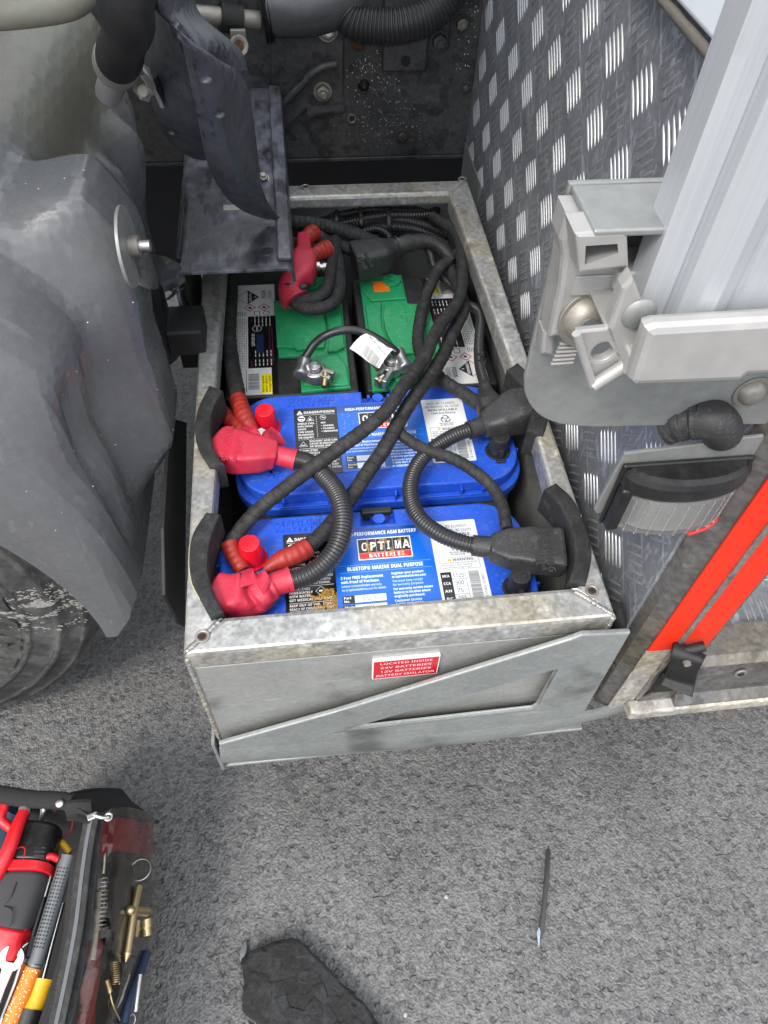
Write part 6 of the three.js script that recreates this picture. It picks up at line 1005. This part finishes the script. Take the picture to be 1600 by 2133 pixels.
  part('red_binding', shell((u, v) => { const a = V([-0.1563, 0.236, 0.0338]).lerp(V([-0.1283, 0.085, 0.0063]), u); const p = a.clone(); p.z += 0.042 * v; p.y += 0.020 * Math.sin(u * 3.14) + 0.012 * v * Math.sin(u * 3.14) + 0.004 * Math.sin(u * 22 + v * 3); return p.toArray(); }, 40, 12, -0.0012), M.redbind, t);
  part('red_binding', tube(O.slice(30).map((p, j) => { const q = Z[j + 30].clone().lerp(p, 0.10); q.y += 0.004; return q.toArray(); }), 0.004, 60, 10), M.redbind, t);
  // clear pocket, slightly crumpled
  part('vinyl_pocket', shell((u, v) => { const j = Math.round(v * N), p = Z[j].clone().lerp(O[j], 0.13 + 0.87 * u); p.y += 0.032 * Math.sin(Math.pow(u, 0.8) * Math.PI) + 0.010 + 0.007 * (Math.abs(fbm(u * 5 + 2, v * 14, 0, 4, 211) - 0.5) * 2.4 - 0.4) + 0.003 * Math.sin(u * 24 + 3 * fbm(v * 8, u, 0, 2, 212)) * smooth(0, 0.25, v); p.x += 0.012 * Math.sin(u * Math.PI); return p.toArray(); }, 48, N, -0.0004), M.vinyl, t);
  part('bag_back', shell((u, v) => [lerp(-0.55, -0.14, u), 0.012 + 0.22 * v, 0.33], 4, 4, 0.004), M.fabric, t);
}
// ------------------------------------------------------------------ what is in the bag
function wrench(name, label, a, b, roll) {        // open-ended spanner, jaw at a, shank towards b
  const s = new THREE.Shape(), R = 0.0135, w = 0.0056;
  const n = 22; for (let i = 0; i <= n; i++) { const q = lerp(-1.30, 4.44, i / n); const x = R * Math.sin(q) * 1.0, y = -R * Math.cos(q) * 1.02; if (!i) s.moveTo(0.006, 0.003); }
  const pts = []; for (let i = 0; i <= 26; i++) { const q = lerp(0.46, Math.PI * 2 - 0.46, i / 26) + Math.PI / 2; pts.push([R * Math.cos(q), R * Math.sin(q)]); }
  const body = [...pts.map((p) => [p[0], p[1]])]; body.push([0.0056, 0.001], [0.0040, -0.0035], [-0.0040, -0.0035], [-0.0056, 0.001]);
  const g1 = extr(body, 0.0052, 0.0012), g2 = extr([[-0.0062, -0.011], [0.0062, -0.011], [0.0048, -0.030], [0.0048, -0.12], [-0.0048, -0.12], [-0.0048, -0.030]], 0.0044, 0.0016).translate(0, 0, 0.0004);
  const d = V(a).sub(V(b)).normalize(), up = new THREE.Vector3(0, 1, 0).applyAxisAngle(d, roll), zz = up.addScaledVector(d, -up.dot(d)).normalize(), xx = d.clone().cross(zz);
  const m = new THREE.Matrix4().makeBasis(xx, d, zz).setPosition(...a);
  const t = thing(name, label, 'wrench', 'wrenches in the tool bag');
  part('jaw', g1.applyMatrix4(m), M.chrome, t); part('shank', g2.applyMatrix4(m), M.chrome, t);
  return t;
}
wrench('open_end_wrench', 'shiny open-end wrench lying flat on top, nearest the red driver base', [-0.2368, 0.235, 0.17], [-0.2577, 0.215, 0.2261], 0.2);
wrench('open_end_wrench', 'chrome wrench standing on edge behind the other one, against the grey tube', [-0.2258, 0.222, 0.1652], [-0.2516, 0.2, 0.2304], 0.9);
{
  const d = thing('cordless_driver', 'red and black cordless driver with grey ribbed grip lying in the tool bag', 'cordless driver');
  const ax = [[-0.2318, 0.222, 0.031], [-0.2358, 0.224, 0.052], [-0.2394, 0.226, 0.0734], [-0.242, 0.228, 0.0993], [-0.2459, 0.228, 0.1262], [-0.252, 0.224, 0.1466], [-0.2582, 0.218, 0.1639]];
  const A = spline(ax, 60).map((p) => p.toArray()), cut = (a, b, w0, w1, q) => boot(A.slice(a, b + 1), [[0, w0 * 0.92, w0 * 0.8, q], [0.06, w0, w0 * 0.88, q], [0.94, w1, w1 * 0.88, q], [1, w1 * 0.95, w1 * 0.8, q]], 30, 40);
  part('nose', cut(0, 20, 0.0255, 0.0300, 3), M.toolblack, d);
  part('collar', cut(20, 25, 0.0320, 0.0320, 3), M.toolred, d);
  part('grip', cut(25, 47, 0.0290, 0.0235, 3), M.grip, d);
  part('base', cut(47, 60, 0.0240, 0.0260, 3.4), M.toolred, d);
  const on = (px, k) => px; const nose = part('nose_slots', [bar([-0.2259, 0.2492, 0.062], [-0.2152, 0.2455, 0.0623], 0.0009, 6), bar([-0.2255, 0.25, 0.0664], [-0.2147, 0.2465, 0.0668], 0.0009, 6), bar([-0.2252, 0.2505, 0.0707], [-0.2142, 0.2475, 0.0718], 0.0009, 6)], M.grip, d);
  part('red_outline', tube([[-0.2475, 0.25, 0.0724], [-0.2461, 0.25, 0.0621], [-0.2398, 0.2505, 0.0598], [-0.2361, 0.2508, 0.0623], [-0.2361, 0.252, 0.0792]], 0.0009, 40, 6), M.toolred, d);
  part('grip_groove', tube([[-0.2385, 0.2538, 0.0984], [-0.2426, 0.253, 0.1126], [-0.2495, 0.25, 0.12], [-0.2381, 0.253, 0.1266], [-0.2395, 0.25, 0.142]], 0.0008, 40, 6), M.toolblack, d);
  part('collar_hook', tube([[-0.2188, 0.238, 0.076], [-0.2102, 0.24, 0.0711], [-0.2018, 0.236, 0.0743]], 0.0042, 20, 12), M.toolred, d);
}
const rod = (name, label, cat, pts, r, m, parts = []) => { const t = thing(name, label, cat); part('shaft', tube(pts, r, 40, 18), m, t); for (const [n, p, q, mm] of parts) part(n, tube(p, q, 40, 20), mm, t); return t; };
{
  const t = thing('perforated_tube_tool', 'grey perforated tube tool with speckled orange handle lying along the bag wall', 'hand tool');
  const a = [-0.1921, 0.23, 0.0699], b = [-0.2157, 0.222, 0.1775], e = [-0.2355, 0.216, 0.2329];
  part('tube', [tube([a, b], (q) => 0.0092 - 0.0008 * q, 30, 26), tube([b, V(b).lerp(V(e), 0.08).toArray()], (q) => 0.0082 - 0.001 * q, 8, 22)], M.greytube, t);
  part('orange_handle', tube([V(b).lerp(V(e), 0.06).toArray(), V(b).lerp(V(e), 0.5).toArray(), e], (q) => 0.0088 + 0.0006 * q, 30, 24), M.orangegrip, t);
  const H = [], d = V(b).sub(V(a)), n = new THREE.Vector3(-d.z, 0, d.x).normalize(); for (let i = 4; i < 26; i++) for (let k = -1; k <= 2; k++) { const p = V(a).addScaledVector(d, i / 29), an = k * 0.36 - 0.1, c = 0.0088; p.addScaledVector(n, -c * Math.sin(an)); p.y += c * Math.cos(an); H.push(aim(cyl(0.0008, 0.0008, 0.0010, 8), p.toArray(), [-n.x * Math.sin(an), Math.cos(an), -n.z * Math.sin(an)])); }
  part('perforation', H, M.dark, t).userData.kind = 'stuff';
  const f = []; for (let i = 0; i < 70; i++) { const p = V(b).lerp(V(e), rr(0.08, 0.98)), an = rr(-1, 1); p.addScaledVector(n, -0.0089 * Math.sin(an)); p.y += 0.0089 * Math.cos(an); f.push(new THREE.IcosahedronGeometry(rr(0.0004, 0.001), 0).translate(p.x, p.y, p.z)); }
  part('paint_speck', f, M.white, t).userData.kind = 'stuff';
}
rod('yellow_screwdriver', 'screwdriver with long steel shaft and clear yellow handle beside the grey tube', 'screwdriver', [[-0.1968, 0.215, 0.1171], [-0.2043, 0.212, 0.1575], [-0.2104, 0.21, 0.1969]], 0.0030, M.chrome, [['handle', [[-0.2092, 0.21, 0.1917], [-0.2121, 0.21, 0.2057], [-0.2174, 0.209, 0.2191]], (q) => 0.0135 - 0.0035 * Math.sin(q * 3.1) * 0.6, M.yellow], ['handle_end', [[-0.2172, 0.209, 0.2174], [-0.2236, 0.206, 0.2423]], 0.0145, M.toolblack]]);
rod('black_rod', 'slim black rod with bright edge between the driver grip and the grey tube', 'rod', [[-0.2146, 0.222, 0.0831], [-0.2185, 0.22, 0.1156], [-0.2253, 0.216, 0.1485]], 0.0042, M.toolblack, [['clip', [[-0.2109, 0.227, 0.0902], [-0.2146, 0.226, 0.111]], 0.0014, M.steel]]);
rod('red_plier_handle', 'red plier handle with grey tip slanting across the driver nose', 'pliers', [[-0.2438, 0.252, 0.0198], [-0.247, 0.256, 0.038], [-0.251, 0.258, 0.0608], [-0.2576, 0.256, 0.0807], [-0.2659, 0.25, 0.0957]], (q) => 0.0062 + 0.002 * Math.sin(q * 3), M.toolred, [['tip', [[-0.2442, 0.25, 0.0148], [-0.2436, 0.252, 0.0209]], 0.0066, M.plate], ['second_handle', [[-0.2685, 0.25, 0.0088], [-0.27, 0.25, 0.0247], [-0.261, 0.246, 0.0339], [-0.2568, 0.244, 0.0372]], 0.0058, M.toolred]]);
rod('red_cutter_handle', 'dark red tool handle slanting below the grey driver grip', 'hand tool', [[-0.2265, 0.226, 0.1137], [-0.2313, 0.23, 0.1344], [-0.2366, 0.232, 0.154], [-0.2413, 0.23, 0.1717]], (q) => 0.0050 + 0.0035 * q, M.toolred, [['jaw', [[-0.2268, 0.226, 0.1117], [-0.2252, 0.222, 0.1031]], 0.003, M.toolblack]]);
rod('blue_grip_tool', 'dark blue handle standing in the shade at the back of the tool bag', 'hand tool', [[-0.2654, 0.215, -0.0006], [-0.2749, 0.2, 0.0082], [-0.2907, 0.16, 0.0313]], 0.017, M.toolblue, []);
rod('flat_screwdriver', 'thin flat-tipped steel screwdriver standing at the back of the bag', 'screwdriver', [[-0.2297, 0.23, 0.0096], [-0.2327, 0.222, 0.0214], [-0.241, 0.2, 0.0324]], (q) => 0.0034 - 0.0014 * q, M.steel, [['tip', [[-0.2297, 0.23, 0.0096], [-0.2295, 0.228, 0.0148]], 0.0042, M.steel]]);
rod('red_wire', 'thin red wire loop in the dark corner of the tool bag', 'wire', [[-0.2273, 0.2, 0.0074], [-0.2146, 0.205, 0.0043], [-0.2023, 0.205, 0.0173], [-0.2031, 0.2, 0.032], [-0.2161, 0.195, 0.0407], [-0.2265, 0.19, 0.0429]], 0.0010, M.redboot, []);
rod('yellow_clip', 'small yellow plastic clip behind the driver collar', 'clip', [[-0.2169, 0.205, 0.0458], [-0.2086, 0.208, 0.0496], [-0.1987, 0.206, 0.0606]], 0.0042, M.yellow, [['second_arm', [[-0.251, 0.225, 0.0314], [-0.2446, 0.226, 0.0273], [-0.241, 0.222, 0.03]], 0.004, M.yellow]]);
{ // odds and ends seen through the vinyl
  const pk = (name, geos, m, label, cat) => solo(name, geos, m, label, cat);
  pk('nickel_rod', [tube([[-0.1229, 0.165, 0.0988], [-0.1256, 0.172, 0.1309], [-0.1279, 0.176, 0.1715]], (q) => 0.0045, 30, 14), sph(0.0058, 14).translate(...[-0.1274, 0.18, 0.1273]), tube([[-0.13, 0.174, 0.1261], [-0.1172, 0.14, 0.1232]], 0.006, 10, 14), tube([[-0.1279, 0.176, 0.1715], [-0.1293, 0.176, 0.1806]], (q) => 0.0045 * (1 - q) + 0.0008, 8, 12)], M.brass, 'pale brass rod with ball and cross piece inside the clear pocket', 'rod');
  pk('brass_terminal', [tube([[-0.1456, 0.19, 0.198], [-0.1417, 0.186, 0.2102]], 0.0032, 10, 12), tube([[-0.1417, 0.186, 0.2102], [-0.1383, 0.18, 0.2224], [-0.1346, 0.16, 0.2354]], 0.0010, 20, 8)], M.brass, 'small brass wire terminal near the foot of the clear pocket', 'terminal');
  pk('coil_spring', tube(Array.from({ length: 121 }, (_, i) => { const q = i / 120, p = V([-0.1569, 0.205, 0.094]).lerp(V([-0.153, 0.21, 0.1485]), q); return [p.x + 0.006 * Math.cos(i * 0.62), p.y + 0.006 * Math.sin(i * 0.62), p.z]; }), 0.0008, 480, 6), M.steel, 'dull coil spring along the zip inside the clear pocket', 'spring');
  pk('brass_coil', tube(Array.from({ length: 90 }, (_, i) => { const q = i / 89, p = V([-0.1419, 0.178, 0.1798]).lerp(V([-0.1387, 0.178, 0.2015]), q); return [p.x + 0.005 * Math.cos(i * 0.7), p.y + 0.005 * Math.sin(i * 0.7), p.z]; }), 0.0009, 380, 6), M.brass, 'short brass coil in the lower half of the clear pocket', 'coil');
  pk('blue_tube', tube([[-0.1218, 0.105, 0.1642], [-0.1259, 0.12, 0.1883], [-0.1324, 0.135, 0.218], [-0.1349, 0.14, 0.2381]], 0.0055, 30, 14), M.toolblue, 'dull blue tube curving through the lower clear pocket', 'tube');
  pk('black_pouch', boot([[-0.1502, 0.15, 0.0673], [-0.147, 0.155, 0.1019], [-0.1457, 0.16, 0.1399], [-0.1462, 0.16, 0.1701]], [[0, 0.012, 0.008, 3], [0.2, 0.018, 0.012, 3], [0.8, 0.018, 0.012, 3], [1, 0.010, 0.008, 3]], 40, 28, bump(221, 3, 3)), M.toolblack, 'crumpled black pouch inside the clear pocket', 'pouch');
  pk('steel_pin', tube([[-0.1563, 0.215, 0.053], [-0.1549, 0.213, 0.0772], [-0.1549, 0.212, 0.0903]], (q) => 0.0022, 12, 10), M.steel, 'thin bright pin at the top of the clear pocket', 'pin');
  pk('cream_strip', tube([[-0.1577, 0.212, 0.1108], [-0.1557, 0.215, 0.1513], [-0.1567, 0.215, 0.1797]], 0.0035, 24, 10), M.pale, 'cream coloured strip lying along the zip in the clear pocket', 'strip');
  pk('socket_adapter', [tube([[-0.1211, 0.125, 0.1297], [-0.1193, 0.122, 0.1481]], (k) => 0.0075 - 0.0012 * (k > 0.5 ? 1 : 0), 14, 16)], M.brass, 'stubby brass adapter at the outer edge of the clear pocket', 'adapter');
  pk('grey_pin', tube([[-0.1229, 0.128, 0.1894], [-0.1241, 0.13, 0.2114], [-0.1251, 0.13, 0.227]], 0.0030, 20, 12), M.steel, 'slim grey pin below the brass adapter in the clear pocket', 'pin');
  pk('clear_ring', tube(Array.from({ length: 25 }, (_, i) => { const p = [-0.1267, 0.15, 0.0766], a = i / 24 * 6.2832; return [p[0] + 0.013 * Math.cos(a), p[1] + 0.002 * Math.sin(a), p[2] + 0.013 * Math.sin(a)]; }), 0.0008, 60, 6), M.steel, 'thin wire ring at the top of the clear pocket', 'ring');
  pk('red_pouch', shell((u, v) => { const a = V([-0.166, 0.205, 0.1585]).lerp(V([-0.1706, 0.205, 0.2399]), v), b = V([-0.1554, 0.185, 0.1572]).lerp(V([-0.1558, 0.185, 0.2407]), v), p = a.lerp(b, u); p.y += 0.010 * Math.sin(u * 3.14) + 0.003 * Math.sin(v * 14 + u * 4); return p.toArray(); }, 16, 24, -0.002), M.redbind, 'dark red cloth corner at the foot of the clear pocket by the zip', 'cloth');
  pk('loose_wire', tube([[-0.1351, 0.13, 0.2376], [-0.1294, 0.125, 0.2282], [-0.1268, 0.12, 0.2339], [-0.1315, 0.12, 0.2432]], 0.0006, 30, 6), M.steel, 'hair-thin steel wire loop at the foot of the clear pocket', 'wire');
}
// ------------------------------------------------------------------ things lying on the asphalt
{
  const out = spline([[-0.0132, 0.012, 0.1755], [0.0011, 0.012, 0.1658], [0.0306, 0.012, 0.1593], [0.0601, 0.012, 0.1597], [0.0784, 0.012, 0.1744], [0.1021, 0.012, 0.2008], [0.129, 0.012, 0.2275], [0.1486, 0.012, 0.249], [0.162, 0.012, 0.2663], [0.1887, 0.012, 0.3036], [0.0952, 0.012, 0.3221], [0.0184, 0.012, 0.2889], [0.0045, 0.012, 0.2483], [-0.0134, 0.012, 0.2322], [-0.0107, 0.012, 0.1997]], 240, true);
  const c = new THREE.Vector3(); for (const p of out) c.add(p); c.multiplyScalar(1 / out.length);
  const edge = (k) => { const p = out[((k % 240) + 240) % 240]; const f = 1 + 0.035 * (fbm(k * 0.30, 1, 0, 4, 231) - 0.5) * 2 + 0.012 * (hsh(k, 3) > 0.86 ? 1 : 0); return new THREE.Vector3(lerp(c.x, p.x, f), 0, lerp(c.z, p.z, f)); };
  const H = 0.026, top = (x, z) => { const [f1, f2, id] = worley(x * 62 + 0.3 * fbm(x * 90, z * 90, 0, 2, 6), z * 62, 0, 232), [g1, g2, gid] = worley(x * 130, z * 130, 0, 233); return H + 0.0030 * (id - 0.5) * smooth(0.0, 0.06, f2 - f1) - 0.003 * smooth(0.95, 0.97, id) * smooth(0.25, 0.05, f1) + 0.0010 * gid * smooth(0, 0.1, g2 - g1) + 0.004 * (fbm(x * 18, z * 18, 0, 3, 234) - 0.5) + 0.0008 * fbm(x * 300, z * 300, 0, 2, 235); };
  const pos = [], idx = [], nr = 90, na = 240;
  for (let j = 0; j <= nr + 5; j++) for (let i = 0; i < na; i++) {
    const e = edge(i), r = Math.min(1, j / nr); let x = lerp(c.x, e.x, r), z = lerp(c.z, e.z, r), y = top(x, z) - 0.003 * smooth(0.93, 1, r);
    if (j > nr) { const q = (j - nr) / 5; y = lerp(y, -0.001, q); const w = 1 + 0.02 * Math.sin(q * 2.2) + 0.014 * (fbm(i * 0.35, q * 3, 0, 3, 236) - 0.5); x = lerp(c.x, x, w); z = lerp(c.z, z, w); }
    pos.push(x, y, z);
  }
  for (let j = 0; j < nr + 5; j++) for (let i = 0; i < na; i++) { const a = j * na + i, b = j * na + (i + 1) % na; idx.push(a, b, a + na, b, b + na, a + na); }
  const g = new THREE.BufferGeometry(); g.setAttribute('position', new THREE.Float32BufferAttribute(pos, 3)); g.setIndex(idx); g.computeVertexNormals();
  solo('rubber_slab', g, M.scrap, 'thick black lumpy rubber slab with rounded end and torn edges on the asphalt', 'rubber slab');
  mk('bluetip', [0.22, 0.28, 0.40], { roughness: 0.3 });
  const strip = (pts, w, m, name, label, cat) => solo(name, sweep(pts, 40, 12, (q, s, f) => { const k = Math.pow(Math.sin(Math.PI * clamp(q * 0.96 + 0.02)), 0.45), cc = Math.cos(f), d = Math.sin(f); return [Math.sign(cc) * Math.pow(Math.abs(cc), 0.5) * w * k, Math.sign(d) * Math.pow(Math.abs(d), 0.5) * 0.0010]; }), m, label, cat);
  const sl = thing('plastic_sliver', 'long thin black plastic sliver with pale pointed tip on the asphalt', 'plastic strip');
  const sec = (w, h, a, b) => (q, s, f) => { const k = Math.pow(clamp(Math.min(q / a, (1 - q) / b), 0.03, 1), 0.6), cc = Math.cos(f), d = Math.sin(f); return [Math.sign(cc) * Math.pow(Math.abs(cc), 0.5) * w * k, Math.sign(d) * Math.pow(Math.abs(d), 0.5) * h]; };
  part('strip', sweep([[0.4382, 0.004, 0.0781], [0.4269, 0.0055, 0.113], [0.4118, 0.006, 0.1559], [0.4018, 0.0055, 0.1821], [0.3972, 0.005, 0.1929]], 40, 12, sec(0.0036, 0.0014, 0.05, 0.02)), M.conduit, sl);
  part('pale_tip', sweep([[0.3984, 0.0075, 0.1802], [0.3953, 0.0072, 0.1905], [0.3936, 0.004, 0.2029]], 24, 12, sec(0.0026, 0.0007, 0.25, 0.8)), M.bluetip, sl);
  strip([[-0.0115, 0.003, 0.1517], [-0.014, 0.0045, 0.1632], [-0.0175, 0.003, 0.1752]], 0.0042, M.greytube, 'leaf_scrap', 'small grey leaf-shaped scrap beside the rubber slab', 'scrap');
}

// ------------------------------------------------------------------ each thing's origin at its own base
for (const o of [...scene.children]) {
  if (o.isLight || o.isCamera || o === sunLight.target || o.userData.kind === 'structure') continue;
  o.updateMatrixWorld(true);
  const b = new THREE.Box3().setFromObject(o), c = new THREE.Vector3((b.min.x + b.max.x) / 2, b.min.y, (b.min.z + b.max.z) / 2);
  if (o.isMesh) o.geometry.translate(-c.x, -c.y, -c.z); else { const l = o.worldToLocal(c.clone()); for (const k of o.children) k.position.sub(l); }
  o.position.copy(c); if (o.userData.shift) { o.position.add(new THREE.Vector3(...o.userData.shift)); delete o.userData.shift; }
  delete o.userData.keep;
}
for (const o of scene.children) o.traverse((m) => { if (m.isMesh) { m.castShadow = true; m.receiveShadow = true; } });
renderer.render(scene, camera);
